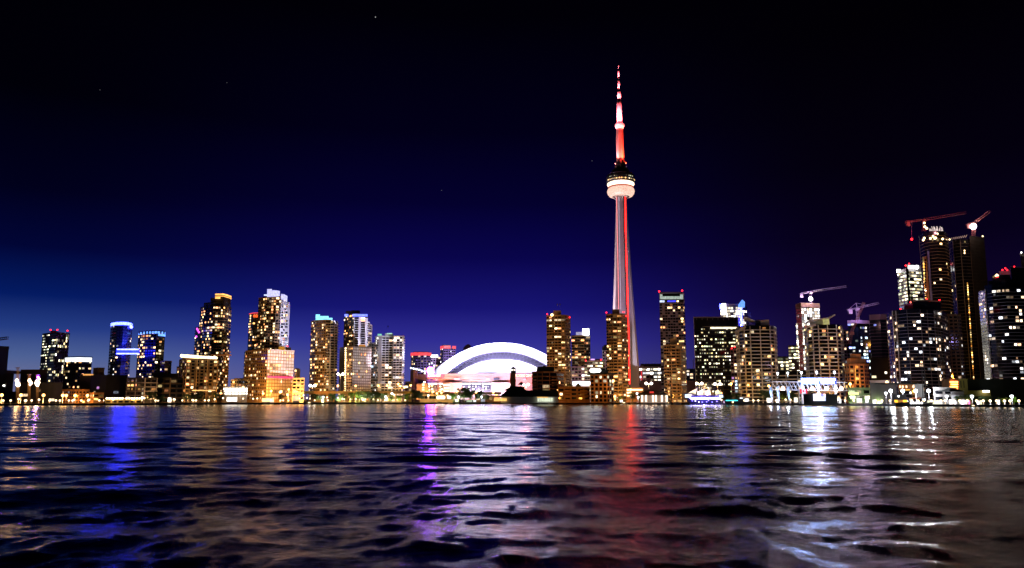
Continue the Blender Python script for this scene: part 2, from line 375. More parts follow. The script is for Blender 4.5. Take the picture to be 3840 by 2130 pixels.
def T(name, label, py, pts, st=3.0, bay=3.5, wall=CONC, lit=.3, pal='warm', ww=.72, wh=.55, dark=GLASS, slab=0, slab_t=.3, slabm=None, pier=0, pierm=None,
      depth=22, cat='tower', seg={}, zlit=None, base=GZ, parent=None, roofm=None, topskip=.6, botskip=0, run=0.0, group=None, cap=True, maxobj=100, wallname='wall'):
    poly, full, zt = outline(pts, py, depth)
    c = (sum(p[0] for p in poly) / len(poly), min(p[1] for p in poly), base)
    root = parent if parent is not None else thing(name, label, cat, c, group)
    MB().prism(full, base, zt).obj(wallname, wall, root)
    if cap:
        MB().prism(offset(full, .25), zt, zt + .5).obj('parapet', roofm or wall, root)
    nf = max(1, int((zt - topskip - base - botskip) / st))
    cells = []
    for i in range(len(poly) - 1):
        A = Vector(poly[i]); B = Vector(poly[i + 1]); Ln = (B - A).length
        if Ln < 1.2: continue
        s = dict(lit=lit, pal=pal, ww=ww, wh=wh, dark=dark, bay=bay, skip=0, st=st, dx=0); s.update(seg.get(i, {}))
        if s['lit'] < 0: continue
        nb = max(1, round(Ln / s['bay'])); bw = Ln / nb; d = (B - A) / Ln; nrm = Vector((d.y, -d.x)); ang = math.atan2(d.y, d.x)
        nff = max(1, int((zt - topskip - base - botskip) / s['st']))
        for f in range(nff):
            prev = False
            z = zt - topskip - (f + .5) * s['st']
            lf = s['lit'] * (1.1 if s['lit'] < .5 else 1) * (zlit(f / nff) if zlit else 1)
            for k in range(nb):
                lf = lf if f or k else lf; on = R.random() < (lf if not prev else max(lf, run)); prev = on
                if not on and (s['dark'] is None or R.random() < s['skip']): continue
                p = A + d * (k + .5) * bw + nrm * .03
                cells.append((0 if on else 1, R.random(), p.x, p.y, z, ang, bw * s['ww'] * (R.choice((.55, .8, 1, 1.12)) if on and s['ww'] < .9 else 1), s['st'] * s['wh'], WM[s['pal']] if on else s['dark']))
    cells.sort()
    for q in cells[:maxobj]:
        o = bpy.data.objects.new('window', win_mesh(q[6], q[7], q[8])); o.matrix_basis = Matrix.Translation((q[2], q[3], q[4])) @ Matrix.Rotation(q[5], 4, 'Z')
        link_child(o, root)
    rest = cells[maxobj:]
    if rest:
        mb = MB(); mats = []; mi = []
        for q in rest:
            if q[8] not in mats: mats.append(q[8])
            d = Vector((math.cos(q[5]), math.sin(q[5]), 0)); nn = Vector((d.y, -d.x, 0))
            mb.frame_box((q[2], q[3], q[4]), d * q[6] / 2, nn * .06, (0, 0, q[7] / 2)); mi += [mats.index(q[8])] * 6
        me = mb.mesh('window', mats); me.polygons.foreach_set('material_index', mi)
        o = bpy.data.objects.new('window', me); link_child(o, root); o['kind'] = 'stuff'
    if slab:
        mm = MB().prism(offset(full, slab), -slab_t / 2, slab_t / 2).mesh('floor_slab', slabm or wall)
        for f in range(min(nf, 99)):
            o = bpy.data.objects.new('balcony' if slab > .9 else 'floor_slab', mm); o.matrix_basis = Matrix.Translation((0, 0, zt - topskip - (f + 1) * st + .12)); link_child(o, root)
    if pier:
        mm = MB().box(-pier / 2, pier / 2, -.35, .35, 0, zt - base - .1).mesh('pier', pierm or wall)
        for i in range(len(poly) - 1):
            A = Vector(poly[i]); B = Vector(poly[i + 1]); Ln = (B - A).length
            if Ln < 3: continue
            s = seg.get(i, {}); nb = max(1, round(Ln / s.get('pb', bay * 2))); d = (B - A) / Ln; ang = math.atan2(d.y, d.x)
            for k in range(nb + 1):
                p = A + (B - A) * k / nb
                o = bpy.data.objects.new('pier', mm); o.matrix_basis = Matrix.Translation((p.x, p.y, base)) @ Matrix.Rotation(ang, 4, 'Z'); link_child(o, root)
    root['_zt'] = zt
    return root
def rbox(root, name, px0, px1, pyt, Y, depth, pyb, mat, lab=None):
    a = W(px0, pyt, Y); b = W(px1, pyt, Y); z0 = W(px0, pyb, Y).z
    return MB().prism(back([(a.x, Y), (b.x, Y)], depth), z0, a.z).obj(name, mat, root, lab=lab)
def rpoly(root, name, pxs, pyt, pyb, mat, depth=12, lab=None, off=0):
    # prism following an outline of (px, Y) between two rows
    P = [W(px, pyt, Y) for px, Y in pxs]; poly = [(p.x, p.y) for p in P]; full = back(poly, depth)
    if off: full = offset(full, off)
    Ym = min(p[1] for p in pxs)
    return MB().prism(full, W(pxs[0][0], pyb, Ym).z, W(pxs[0][0], pyt, Ym).z).obj(name, mat, root, lab=lab)
def beacon(root, px, py, Y, r=1.0, mat=None, name='beacon_light'):
    r *= .62
    p = W(px, py, Y); o = MB().ball(p, r, 8, 5).obj(name, mat or RED_E, root, True)
    MB().tube(p - Vector((0, 0, r + 1.2)), p - Vector((0, 0, r * .9)), .12, k=5).obj('beacon_post', STEEL, root); return o
def arc(px0, px1, Y, bulge, n=7):
    return [(px0 + (px1 - px0) * (.5 - .5 * math.cos(math.pi * i / n)), Y + bulge * (math.cos(math.pi * i / n)) ** 2) for i in range(n + 1)]

WHB = emat('white_blue_crown', (.06, .08, 1), 12)
BLUEN = emat('blue_neon', (.05, .12, 1), 3.0)
BLUEW = emat('blue_white_neon', (.03, .035, 1), 32)
ORGE = emat('orange_crown_light', (1, .45, .1), 2.2)
YELE = emat('warm_string_light', (1, .72, .35), 4.5)
REDC = emat('red_crown_light', (1, .07, .09), 1.1)
TEAL = emat('teal_crown_light', (.25, .8, 1), 1.6)
VIO = emat('violet_lamp', (.20, .02, 1), 130)
MAG = emat('magenta_lamp', (.9, .1, .9), 2)
WHTE = emat('white_sign_light', (1, .98, .95), 5)
LBLU = emat('pale_blue_light', (.6, .7, 1), 1.5)

#BUILDINGS
# ---- far left
b = T('apartment_tower', 'dark tower cut off by the left edge of the picture', 1298, [(-70, 830), (-20, 800), (34, 812)], st=3, wall=DARKM, lit=.03, dark=None, pal='white')
b = T('apartment_tower', 'chequered tower with three red roof lights, leftmost tower seen whole', 1246, [(160, 905), (187, 890), (212, 880), (262, 900)], st=3.1, bay=3.0, wall=pmat('grey_purple_panels', (.17, .14, .18), .7, .2, .2), lit=.28, pal='office', dark=GLASS, ww=.8, wh=.5, run=.6,
      seg={0: dict(lit=.34, dark=None, ww=.95, wh=.35), 1: dict(lit=.25), 2: dict(lit=.16, skip=.4, ww=.5, wh=.8)}, botskip=12)
rbox(b, 'penthouse', 190, 211, 1240, 890, 12, 1247, DARKM)
for px, py in ((190, 1237), (215, 1237), (253, 1240)): beacon(b, px, py, 885, 1.2)
b = T('apartment_block', 'mid rise block with two glowing white top floors beside the chequered tower', 1338, [(243, 860), (296, 850), (346, 858)], st=3.2, bay=3.4, wall=DARKM, lit=.22, pal='warm', cat='building')
rpoly(b, 'lit_storey', [(244, 859.6), (296, 849.6), (345, 857.6)], 1340, 1348, emat('pale_glow', (.9, .95, 1), 1.8), 5)
rpoly(b, 'lit_storey', [(244, 859.6), (296, 849.6), (345, 857.6)], 1350, 1356, emat('pale_glow', (.9, .95, 1), 1.8), 5)
b = T('low_block', 'low brown block in front of the chequered tower', 1387, [(78, 820), (178, 815)], st=3.4, wall=BROWN, lit=.04, dark=None, cat='building', depth=30)
b = T('low_hall', 'low hall with a rounded pinkish roof at the left edge', 1400, [(-60, 815), (53, 815)], st=4, wall=CONCD, lit=.06, dark=None, cat='building')
p0 = W(-60, 1398, 815); p1 = W(53, 1398, 815)
mm = MB(); prev = None
for i in range(9):
    a = math.pi * i / 8; cur = ((p0.x + p1.x) / 2 - (p1.x - p0.x) / 2 * math.cos(a), p0.z + 3 * math.sin(a))
    if prev: mm.prism([(prev[0], 812), (cur[0], 812), (cur[0], 840), (prev[0], 840)], p0.z - .5, [prev[1], cur[1], cur[1], prev[1]])
    prev = cur
mm.obj('curved_roof', PURPM, b)
b = T('low_block', 'brown box shaped block under the glowing white storeys', 1380, [(350, 800), (368, 790), (392, 795)], st=3.4, wall=BROWN, lit=.05, dark=None, cat='building')
rbox(b, 'lower_wing', 300, 392, 1402, 780, 20, 1500, CONCD); rbox(b, 'lit_strip', 312, 350, 1402.5, 779.6, 1, 1408, emat('dim_amber', (1, .45, .12), 1.0))
b = T('waterfront_block', 'orange lit low apartment house by the far left shore', 1462, [(234, 640), (284, 630), (336, 636)], st=2.4, bay=2.6, wall=BRICK, lit=.12, pal='mix', cat='building', ww=.6)
b = T('waterfront_block', 'small orange house with an arched arcade beside the orange apartments', 1474, [(338, 632), (352, 622), (390, 626)], st=2.6, bay=2.8, wall=BRICK, lit=.35, pal='amber', cat='building')
b = T('harbour_shed', 'long low yellow lit shed with a row of globe lights along its eaves', 1497, [(395, 628), (532, 640)], st=2.6, bay=4, wall=pmat('ochre_render', (.38, .28, .10), .8, .2, .3), lit=.1, pal='amber', cat='shed')
for i in range(14):
    p = W(401 + i * 9.7 + (6 if i > 6 else 0), 1494, 626 + i); MB().ball(p, .75, 7, 5).obj('eaves_light', emat('eaves_globe', (1, .78, .45), 6), b, True)
b = T('office_block', 'wide black block below the blue bridge with scattered lights', 1408, [(342, 735), (400, 722), (478, 730)], st=4, bay=5, wall=DARKM, lit=.12, pal='mix', dark=None, cat='building', depth=40)
b = T('terrace_block', 'balconied terrace with pink orange frames left of the dark office', 1417, [(478, 700), (545, 690), (590, 694)], st=3.5, bay=4.6, wall=DARKM, lit=.26, pal='warm', slab=.9, slab_t=.5, slabm=PALE, pier=.6, pierm=PALE, cat='building')
b = T('office_block', 'dark low office with brown frame lines behind the lawn trees', 1418, [(589, 705), (640, 700), (688, 706)], st=4.0, bay=6, wall=DARKM, lit=.1, pal='warm', slab=.5, slab_t=.35, slabm=BROWN, pier=.5, pierm=BROWN, cat='building')
b = T('office_block', 'black flat roofed block between the twin blue towers and the crown lit block', 1402, [(575, 760), (668, 765)], st=4, wall=DARKM, lit=.0, dark=None, cat='building')
# ---- twin blue towers and bridge
b = T('condo_tower', 'rounded dark tower with a glowing blue white crown, left end of the blue bridge', 1214, [(416, 870), (424, 862), (440, 856), (462, 854), (480, 858), (492, 866), (497, 880)], st=3, bay=3.2, wall=GLASSB, lit=.2, pal='white', dark=DARKM,
      seg={2: dict(lit=.08), 3: dict(lit=.05), 4: dict(lit=.06), 5: dict(lit=.05)}, zlit=lambda t: .15 + 1.5 * t, depth=15)
rpoly(b, 'crown', [(415.5, 869), (424, 861), (440, 855), (462, 853), (480, 857), (492, 865), (498, 879)], 1207, 1218, WHB, 10, lab='glowing blue white crown band')
MB().ball(W(492, 1226, 862), 1.8).obj('crown_lamp', BLUEW, b, True)
bt = b
b = T('condo_tower', 'dark tower with a blue lit top storey, right end of the blue bridge', 1240, [(520, 880), (548, 866), (588, 862), (620, 872)], st=3.1, bay=3.2, wall=DARKM, lit=.27, pal='warm', dark=GLASS, depth=16, run=.4)
rpoly(b, 'crown', [(519.5, 879), (548, 865), (588, 861), (620.5, 871)], 1242, 1250, emat('blue_storey', (.12, .3, 1), 2.2), 10, lab='blue lit top storey')
rpoly(b, 'crown', [(594, 862.5), (620.5, 871)], 1252, 1259, emat('blue_storey', (.12, .3, 1), 2.2), 8)
for i in range(9): rbox(b, 'crown_fin', 520 + i * 11.5, 522 + i * 11.5, 1241, 860.5, 4, 1251, DARKM)
b = T('annex_block', 'small dark purple block against the foot of the right bridge tower', 1354, [(598, 868), (618, 856), (644, 862)], st=3.2, bay=4, wall=pmat('plum_cladding', (.14, .08, .14), .7, .2, .2), lit=.14, pal='mix', cat='building')
br = thing('sky_bridge', 'blue lit bridge with two bright neon lines joining the twin towers', 'bridge', W(478, 1330, 850))
rbox(br, 'deck', 437, 521, 1313, 853, 4, 1325, emat('blue_bridge_side', (.002, .004, 1), 18.0), lab='deep blue glowing side')
rbox(br, 'neon_tube', 438, 521, 1307.5, 851.5, 1.4, 1312.5, BLUEW); rbox(br, 'neon_tube', 436.5, 520, 1323.5, 851.5, 1.4, 1328.5, BLUEW)
slight('bridge_uplight', W(505, 1325, 846), W(478, 1240, 860), (.05, .08, 1), 260000, 70, parent=br)
slight('bridge_uplight', W(500, 1330, 846), W(470, 1420, 860), (.05, .08, 1), 90000, 60, parent=br)
# ---- stepped tower and crown lit block
b = T('condo_tower', 'tall dark stepped tower with an orange lit curved crown', 1146, [(752, 884), (765, 872), (800, 862), (838, 862), (858, 872), (868, 884)], st=3, bay=3.0, wall=DARKM, lit=.26, pal='warm', ww=.8, run=.45, slab=.35, slab_t=.2, slabm=BROWN, depth=16)
T('', '', 1225, [(733, 890), (746, 880), (754, 876)], st=3, bay=3, wall=DARKM, lit=.3, pal='warm', parent=b, slab=.9, slabm=BROWN, depth=10, wallname='side_wing')
rpoly(b, 'upper_storey', [(765, 871.5), (800, 863), (838, 863), (866, 884)], 1132, 1146, DARKM); rpoly(b, 'upper_storey', [(790, 865), (838, 863.5), (866, 884)], 1116, 1132, DARKM)
rpoly(b, 'crown_base', [(807, 864.5), (838, 864), (866, 884)], 1103, 1116, DARKM)
rpoly(b, 'crown', [(807, 864), (820, 863.2), (838, 863), (852, 870), (868, 884)], 1101, 1105.5, ORGE, 6, lab='orange lit crown rim'); rpoly(b, 'crown_rail', [(807, 863.7), (838, 862.7), (868, 883.5)], 1109, 1111, ORGE, 6); rbox(b, 'crown_panel', 807, 826, 1114, 862.2, 1, 1119.5, ORGE)
for px, py in ((739, 1233), (742, 1239), (746, 1246), (736, 1262)): MB().ball(W(px, py, 873), 1.1).obj('balcony_lamp', MAG, b, True)
T('', '', 1326, [(812, 858), (838, 846), (860, 856)], st=3, bay=2.8, wall=BROWN, lit=.32, pal='warm', parent=b, depth=12, wallname='podium')
rbox(b, 'roof_canopy', 790, 868, 1329, 838, 8, 1333, pmat('tan_canopy', (.4, .22, .12), .8, .1, .3)); rbox(b, 'roof_canopy', 818, 866, 1318, 842, 8, 1321, pmat('tan_canopy', (.4, .22, .12), .8, .1, .3))
b = T('apartment_block', 'broad brown framed block with a bright string of lights round its roof', 1346, [(674, 800), (700, 784), (818, 800)], st=3.1, bay=4.2, wall=pmat('dark_brown_wall', (.09, .06, .04), .85, .2, .3), lit=.27, pal='warm', pier=.8, pierm=BROWN, ww=.62, wh=.62, cat='building',
      seg={0: dict(pb=5)}, run=.3)
for i in range(40):
    t = i / 39; px = 680 + t * 132; Y = 796 - (16 * min(1, (px - 674) / 26)) + max(0, (px - 700) / 118) * 15
    MB().ball(W(px, 1334 + 8 * t ** .8, Y), 1.15 if i < 20 else .95, 6, 4, 1.3).obj('roof_light', YELE, b, True)
rpoly(b, 'penthouse', [(684, 802), (704, 790), (808, 804)], 1337, 1346, pmat('tan_canopy', (.4, .22, .12), .8, .1, .3))
rbox(b, 'entrance_canopy', 720, 808, 1462, 778, 6, 1466, WHITEP); 
b = T('low_block', 'grey sliver of a block behind the left edge of the crown lit block', 1376, [(663, 850), (676, 850)], st=3, wall=PALE, lit=.1, cat='building')
b = T('parking_garage', 'bright white open parking deck between the stepped tower and the white crowned tower', 1452, [(838, 760), (928, 765)], st=3.6, wall=CONC, lit=-1, dark=None, cat='garage')
for r in (1455, 1464, 1473): rbox(b, 'lit_deck', 838 + (1455 - r) * -.3, 928, r, 759, 1, r + 5.5, emat('garage_light', (1, .9, .72), 4))
for i in range(7): rbox(b, 'deck_column', 842 + i * 13, 844 + i * 13, 1453, 758.5, .6, 1498, CONC)
b = T('low_rise', 'beige low apartment house with gabled roof above the parking deck', 1424, [(866, 800), (894, 790), (930, 796)], st=3, bay=3.4, wall=PALE, lit=.35, pal='warm', cat='house')
rbox(b, 'upper_storey', 878, 920, 1418, 792, 8, 1425, BROWN)
# ---- white-crowned pair
b = T('condo_tower', 'slim dark tower with a red glowing crown beside the white crowned tower', 1174, [(934, 902), (950, 892), (976, 890)], st=3, bay=3.0, wall=DARKM, lit=.3, pal='warm', run=.5, depth=14)
rpoly(b, 'crown', [(934, 901), (950, 891), (976, 889)], 1171.5, 1174.5, REDC, 10); rbox(b, 'crown_panel', 950, 970, 1180, 888.5, 1, 1190, emat('orange_red_panel', (1, .12, .02), 1.4), lab='glowing orange red panel')
T('', '', 1318, [(917, 900), (936, 884), (974, 884)], st=3, bay=3.2, wall=DARKM, lit=.33, pal='warm', slab=.8, slabm=PALE, parent=b, depth=10, wallname='lower_wing')
b = T('condo_tower', 'tallest left tower with a curved white crown and a pale floodlit right side', 1111, [(970, 884), (1002, 870), (1036, 866), (1048, 868), (1056, 872), (1070, 884), (1079, 902)], st=3, bay=2.9, wall=BROWN, lit=.3, pal='warm', run=.45, depth=12,
      seg={3: dict(lit=.3), 4: dict(lit=.18, ww=.55), 5: dict(lit=.14, ww=.5), 2: dict(lit=.34)})
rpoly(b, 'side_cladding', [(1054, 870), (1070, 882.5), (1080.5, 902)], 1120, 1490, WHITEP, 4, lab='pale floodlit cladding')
for k in range(34):
    for j, px in enumerate((1057, 1063, 1069, 1074)):
        if R.random() < .75:
            Y = 872 + (px - 1054) * 1.03; p = W(px, 1127 + k * 11, Y - 1.2); lit_ = R.random() < .16
            if k * 4 + j < 100: o = MB().frame_box(p, (1.0 if j % 2 else .8, .75, 0), (.3, -.35, 0), (0, 0, 1.0)).obj('window', WM['warm'] if lit_ else GLASS, b)
rpoly(b, 'crown', arc(1002, 1050, 862, 8, 6), 1088, 1110, emat('crown_white_blue', (.55, .55, 1), 1.25), 3, lab='curved white crown screen'); rpoly(b, 'crown_wing', [(1054, 866), (1066, 870), (1078, 884)], 1102, 1121, emat('crown_white_blue', (.55, .55, 1), 1.25), 5)
rbox(b, 'crown_tip', 1002, 1020, 1084, 861, 2, 1090, emat('crown_white_blue', (.55, .55, 1), 1.25)); rbox(b, 'crown_light', 990, 1002, 1104, 866, 3, 1108, LBLU)
b = T('apartment_block', 'broad block with a pale window grid glowing pink above and orange below', 1310, [(921, 852), (1004, 822), (1104, 850)], st=3.3, bay=3.0, wall=BROWN, lit=.16, pal='warm', run=.4, depth=18, cat='building',
      seg={0: dict(lit=.2, bay=4, ww=.55), 1: dict(lit=.13, dark=SHEEN, ww=.78, wh=.74, bay=3.3)})
rpoly(b, 'frame', [(1003, 821.5), (1105, 849.5)], 1308, 1313, PALE, 2); rbox(b, 'roof_hut', 1045, 1068, 1300, 850, 10, 1312, emat('orange_hut', (1, .42, .03), .55), lab='orange glowing roof hut'); rbox(b, 'plant_room', 1071, 1092, 1303, 856, 8, 1314, DARKM); beacon(b, 1078, 1298, 854, 1.1)
rpoly(b, 'sign_strip', [(1003, 820.6), (1102, 848.4)], 1410, 1417, emat('faint_red_strip', (1, .04, .16), 1.5), 1, lab='faint red light strip')
b = T('low_rise', 'pale low apartments with bright windows right of the pink and orange block', 1418, [(1098, 812), (1142, 806)], st=3.4, bay=5, wall=PALE, lit=.4, pal='warm', cat='building')
b = T('apartment_block', 'narrow lit block squeezed behind the right edge of the pink and orange block', 1382, [(1104, 860), (1113, 862)], st=3.2, bay=3, wall=CONCD, lit=.6, pal='warm', cat='building')
# ---- teal-crowned tower
b = T('condo_tower', 'tower with a teal lit rooftop and a bright white right side', 1200, [(1167, 905), (1186, 892), (1222, 886), (1240, 888), (1256, 896), (1266, 910)], st=3.05, bay=2.9, wall=BROWN, lit=.3, pal='warm', run=.4, depth=10,
      seg={2: dict(lit=.42, bay=2.6), 3: dict(lit=.12, skip=.3, ww=.45), 4: dict(lit=.1, skip=.2, ww=.5)})
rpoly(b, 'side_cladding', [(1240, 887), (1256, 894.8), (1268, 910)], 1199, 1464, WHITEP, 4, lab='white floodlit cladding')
zt = b['_zt']
for k in range(26):
    z = W(1250, 1206 + k * 10, 886).z
    for j, px in enumerate((1244, 1250, 1260)):
        Y = 887 + (px - 1240) * .55 - .8; p = W(px, 1207 + k * 10, Y)
        MB().frame_box(p, (.8 if j != 1 else .5, .45, 0), (.2, -.3, 0), (0, 0, .8)).obj('window', WM['warm'] if R.random() < .1 else GLASS, b)
    if k: MB().prism(offset([(W(1224, 1330, 885.5).x, 885.5), (W(1240, 1330, 886.6).x, 886.6), (W(1256, 1330, 894.3).x, 894.3), (W(1268, 1330, 909).x, 909), (W(1224, 1330, 909).x, 909)], .5), z + 1.1, z + 1.45).obj('balcony', WHITEP, b)
rbox(b, 'crown', 1184, 1200, 1179, 893, 6, 1200, TEAL, lab='teal lit rooftop'); rbox(b, 'crown', 1200, 1232, 1185, 890, 6, 1200, TEAL); rbox(b, 'crown', 1232, 1247, 1192, 893, 6, 1201, TEAL)
# ---- blue-banded tower and its podium
b = T('condo_tower', 'dark and pale tower with a blue light band under its black roof hat', 1176, [(1291, 912), (1306, 900), (1328, 892), (1378, 902)], st=3.1, bay=3.1, wall=DARKM, lit=.33, pal='warm', run=.4, depth=10,
      seg={2: dict(lit=.18, wh=.5)})
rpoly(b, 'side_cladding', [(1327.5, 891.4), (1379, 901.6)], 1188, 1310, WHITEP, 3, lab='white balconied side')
for k in range(13):
    z = 1193 + k * 8.6
    for px0, px1 in ((1331, 1344), (1354, 1368)):
        Y = 891 + (px0 - 1328) * .2; a_ = W(px0, z, Y); c_ = W(px1, z, Y + 2.6)
        MB().frame_box((a_ + c_) / 2, (c_ - a_) / 2, (0, .4, 0), (0, 0, .72)).obj('window', WM['warm'] if R.random() < .22 else GLASS, b)
T('', '', 1206, [(1378, 903), (1386, 912)], st=2.6, bay=2, wall=WHITEP, lit=.12, parent=b, depth=8, wallname='side_bay'); T('', '', 1216, [(1386, 910), (1393, 920)], st=2.6, bay=2, wall=WHITEP, lit=.1, parent=b, depth=8, wallname='side_bay')
rbox(b, 'roof_hat', 1297, 1336, 1166, 900, 14, 1177, DARKM, lab='black roof hat'); rbox(b, 'roof_hat', 1318, 1350, 1164, 904, 12, 1177, DARKM)
for px0, px1 in ((1292, 1306), (1322, 1378)):
    rbox(b, 'crown', px0, px1, 1178, 889, 2, 1186, emat('deep_blue_band', (.12, .16, 1), 2.6), lab='blue light band')
b = T('apartment_block', 'wide slab block with white gleaming window grid below the blue banded tower', 1299, [(1274, 870), (1324, 846), (1394, 866)], st=2.9, bay=2.5, wall=pmat('taupe_wall', (.20, .15, .13), .8, .2, .3), lit=.15, pal='warm', depth=14, cat='building',
      seg={0: dict(lit=.34, bay=4, wall=DARKM), 1: dict(lit=.08, dark=SHEEN, ww=.7, wh=.66)})
rbox(b, 'roof_hut', 1346, 1370, 1293, 862, 8, 1302, emat('orange_hut', (1, .42, .03), .55), lab='orange glowing roof hut')
rpoly(b, 'dark_return', [(1274, 869), (1293, 860)], 1301, 1470, GLASS, 2)
for k in range(20):
    MB().ball(W(1296, 1306 + k * 8.4, 858), .9, 6, 4).obj('stair_window', YELE, b)
b = T('apartment_block', 'thin pale violet tower sliver between the slab block and the white pair', 1286, [(1394, 915), (1410, 912)], st=3, bay=2.5, wall=WHITEP, lit=.2, pal='cool')
# ---- white pair
b = T('condo_tower', 'white twin slab tower with stacked balconies, nearest to the stadium', 1260, [(1407, 908), (1420, 898), (1433, 896), (1434, 900), (1472, 900), (1473, 908), (1476, 896), (1510, 896), (1517, 904)], st=2.7, bay=3.2, wall=WHITEP, lit=.26, pal='white', run=.3, depth=10, slab=.9, slab_t=.35, slabm=WHITEP,
      seg={3: dict(lit=.17, wh=.62, ww=.85), 5: dict(lit=.2), 6: dict(lit=.24, wh=.62, ww=.85), 0: dict(lit=.3), 1: dict(lit=.05, dark=None)})
rbox(b, 'penthouse', 1444, 1474, 1250, 902, 8, 1261, WHITEP); rbox(b, 'roof_light', 1416, 1432, 1252, 898, 4, 1258, emat('mint_glow', (.3, .9, .7), .8)); rbox(b, 'penthouse', 1451, 1470, 1249, 901, 4, 1252, emat('mint_white', (.6, 1, .85), 1.0))
rbox(b, 'party_wall', 1472.5, 1475, 1262, 894.5, 2, 1440, DARKM)
# ---- towers behind the stadium
b = T('apartment_tower', 'squat purple tower with a red glowing crown left of the stadium roof', 1330, [(1541, 1330), (1556, 1316), (1600, 1316), (1617, 1330)], st=4, bay=4.2, wall=pmat('violet_wall', (.16, .10, .26), .8, .2, .2), lit=.2, pal='white', depth=20)
rpoly(b, 'crown', [(1540, 1329), (1556, 1315), (1600, 1315), (1618, 1329)], 1321, 1333, REDC, 14, lab='red glowing crown'); rbox(b, 'roof_cap', 1550, 1608, 1318.5, 1318, 12, 1321.4, ROOFD)
b = T('office_tower', 'small tower with a white lit roof sign between the two red crowned towers', 1336, [(1615, 1400), (1652, 1400)], st=4.4, bay=4.4, wall=PURPM, lit=.2, pal='white', depth=16)
rbox(b, 'roof_sign', 1615, 1642, 1331, 1398, 2, 1340, WHTE)
b = T('apartment_tower', 'taller purple tower with a red glowing crown behind the stadium arch', 1302, [(1652, 1370), (1664, 1356), (1690, 1356), (1692, 1362), (1709, 1366)], st=4.2, bay=4.2, wall=pmat('violet_wall', (.16, .10, .26), .8, .2, .2), lit=.22, pal='white', depth=20)
rpoly(b, 'crown', [(1651, 1369), (1664, 1355), (1690, 1355)], 1296, 1307, REDC, 8, lab='red glowing crown'); rpoly(b, 'crown', [(1696, 1361), (1710, 1365)], 1297, 1307, REDC, 8); rbox(b, 'roof_cap', 1658, 1688, 1293, 1358, 10, 1296, ROOFD)
b = T('office_tower', 'far pinkish rounded tower peeking over the left shoulder of the stadium roof', 1302, [(1738, 1900), (1770, 1900)], st=8, bay=8, wall=PURPM, lit=.06, dark=None)
rpoly(b, 'upper_storey', [(1743, 1902), (1766, 1902)], 1295, 1302, PURPM); rpoly(b, 'upper_storey', [(1750, 1904), (1761, 1904)], 1291, 1296, PURPM)
# ---- right of stadium
def concrete_tower(label, px0, pxc, px1, py, Y, box, reds, extra=None):
    b = T('apartment_tower', label, py, [(px0, Y + 6), (px0 + (pxc - px0) * .30, Y + 3), (px0 + (pxc - px0) * .30, Y + 4.5), (px0 + (pxc - px0) * .42, Y + 3.5), (px0 + (pxc - px0) * .42, Y + 2), (pxc, Y), (px1, Y + 12)], st=2.95, bay=3.3, wall=BROWN, lit=.2, pal='warm', run=.62, depth=8, wh=.5,
          seg={5: dict(bay=2.2, ww=.6, lit=.1, skip=.2), 4: dict(bay=3.6, ww=.8, lit=.26), 0: dict(ww=.8, lit=.28), 2: dict(lit=.0)})
    rbox(b, 'machine_room', box[0], box[1], box[2], Y + 4, 8, py + 2, BROWN)
    for k in (0, 1, 2):
        q = pxc - 8 + k * 4
        if k < 2: rbox(b, 'vertical_fin', q, q + 1.6, py + 2, Y - 1.2 + k * .2, 1.5, 1490, BROWN)
    for px, pyy in reds: beacon(b, px, pyy, Y + 3, 1.15)
    return b
b = concrete_tower('brown concrete tower with two red roof lights just right of the stadium', 2049, 2118, 2139, 1182, 860, (2075, 2104, 1164), ((2052, 1178), (2136, 1190)))
MB().ball(W(2070, 1181, 858), 1.5).obj('roof_lamp', emat('amber_lamp', (1, .55, .2), 7), b, True)
b = concrete_tower('brown concrete tower standing in front of the left foot of the tall spire tower', 2273, 2330, 2355, 1177, 800, (2296, 2323, 1160), ((2274, 1172), (2338, 1170), (2349, 1185)))
b = concrete_tower('shorter brown concrete tower in front of the chequered glass crowned tower', 2489, 2552, 2571, 1293, 770, (2512, 2539, 1269), ())
b = T('hotel_tower', 'banded pale violet tower with a glowing white rooftop box', 1258, [(2143, 960), (2190, 956), (2213, 960)], st=3.3, bay=3.6, wall=WHITEP, lit=.22, pal='warm', ww=.95, wh=.5, run=.5, depth=12, seg={1: dict(bay=3, ww=.7)})
rbox(b, 'rooftop_sign', 2184, 2209, 1232, 956, 8, 1256, WHTE, lab='glowing white rooftop box'); rbox(b, 'penthouse', 2160, 2184, 1245, 958, 8, 1256, emat('pale_penthouse', (.7, .65, 1), .55))
b = T('hotel', 'banded beige mid rise hotel with red roof lights behind the low brown houses', 1353, [(2192, 900), (2232, 894), (2268, 900)], st=3.3, bay=3.6, wall=PALE, lit=.2, pal='office', ww=.96, wh=.5, run=.5, depth=14, cat='hotel', seg={0: dict(lit=.3)})
rbox(b, 'penthouse', 2214, 2256, 1346, 900, 8, 1354, PURPM); beacon(b, 2197, 1352, 892, 1.1); beacon(b, 2254, 1349, 892, 1.3); rbox(b, 'roof_sign', 2215, 2230, 1345.5, 899, 1, 1350, emat('lilac_sign', (.7, .4, 1), 1.5))
b = T('office_tower', 'small white gridded tower with a dark cap left of the spire tower', 1313, [(2258, 1150), (2280, 1150)], st=4.6, bay=4.2, wall=WHITEP, lit=.1, pal='white', wh=.6)
rpoly(b, 'dark_cap', [(2258, 1149), (2268, 1147), (2280, 1149)], 1299, 1313, ROOFD); rpoly(b, 'dark_cap', [(2264, 1150), (2280, 1150)], 1293, 1300, ROOFD)
b = T('apartment_block', 'squat purple lit block with bright windows below the banded violet tower', 1375, [(2143, 905), (2192, 905)], st=3.6, bay=3.8, wall=PURPM, lit=.28, pal='white', pier=.6, pierm=PALE, cat='building')
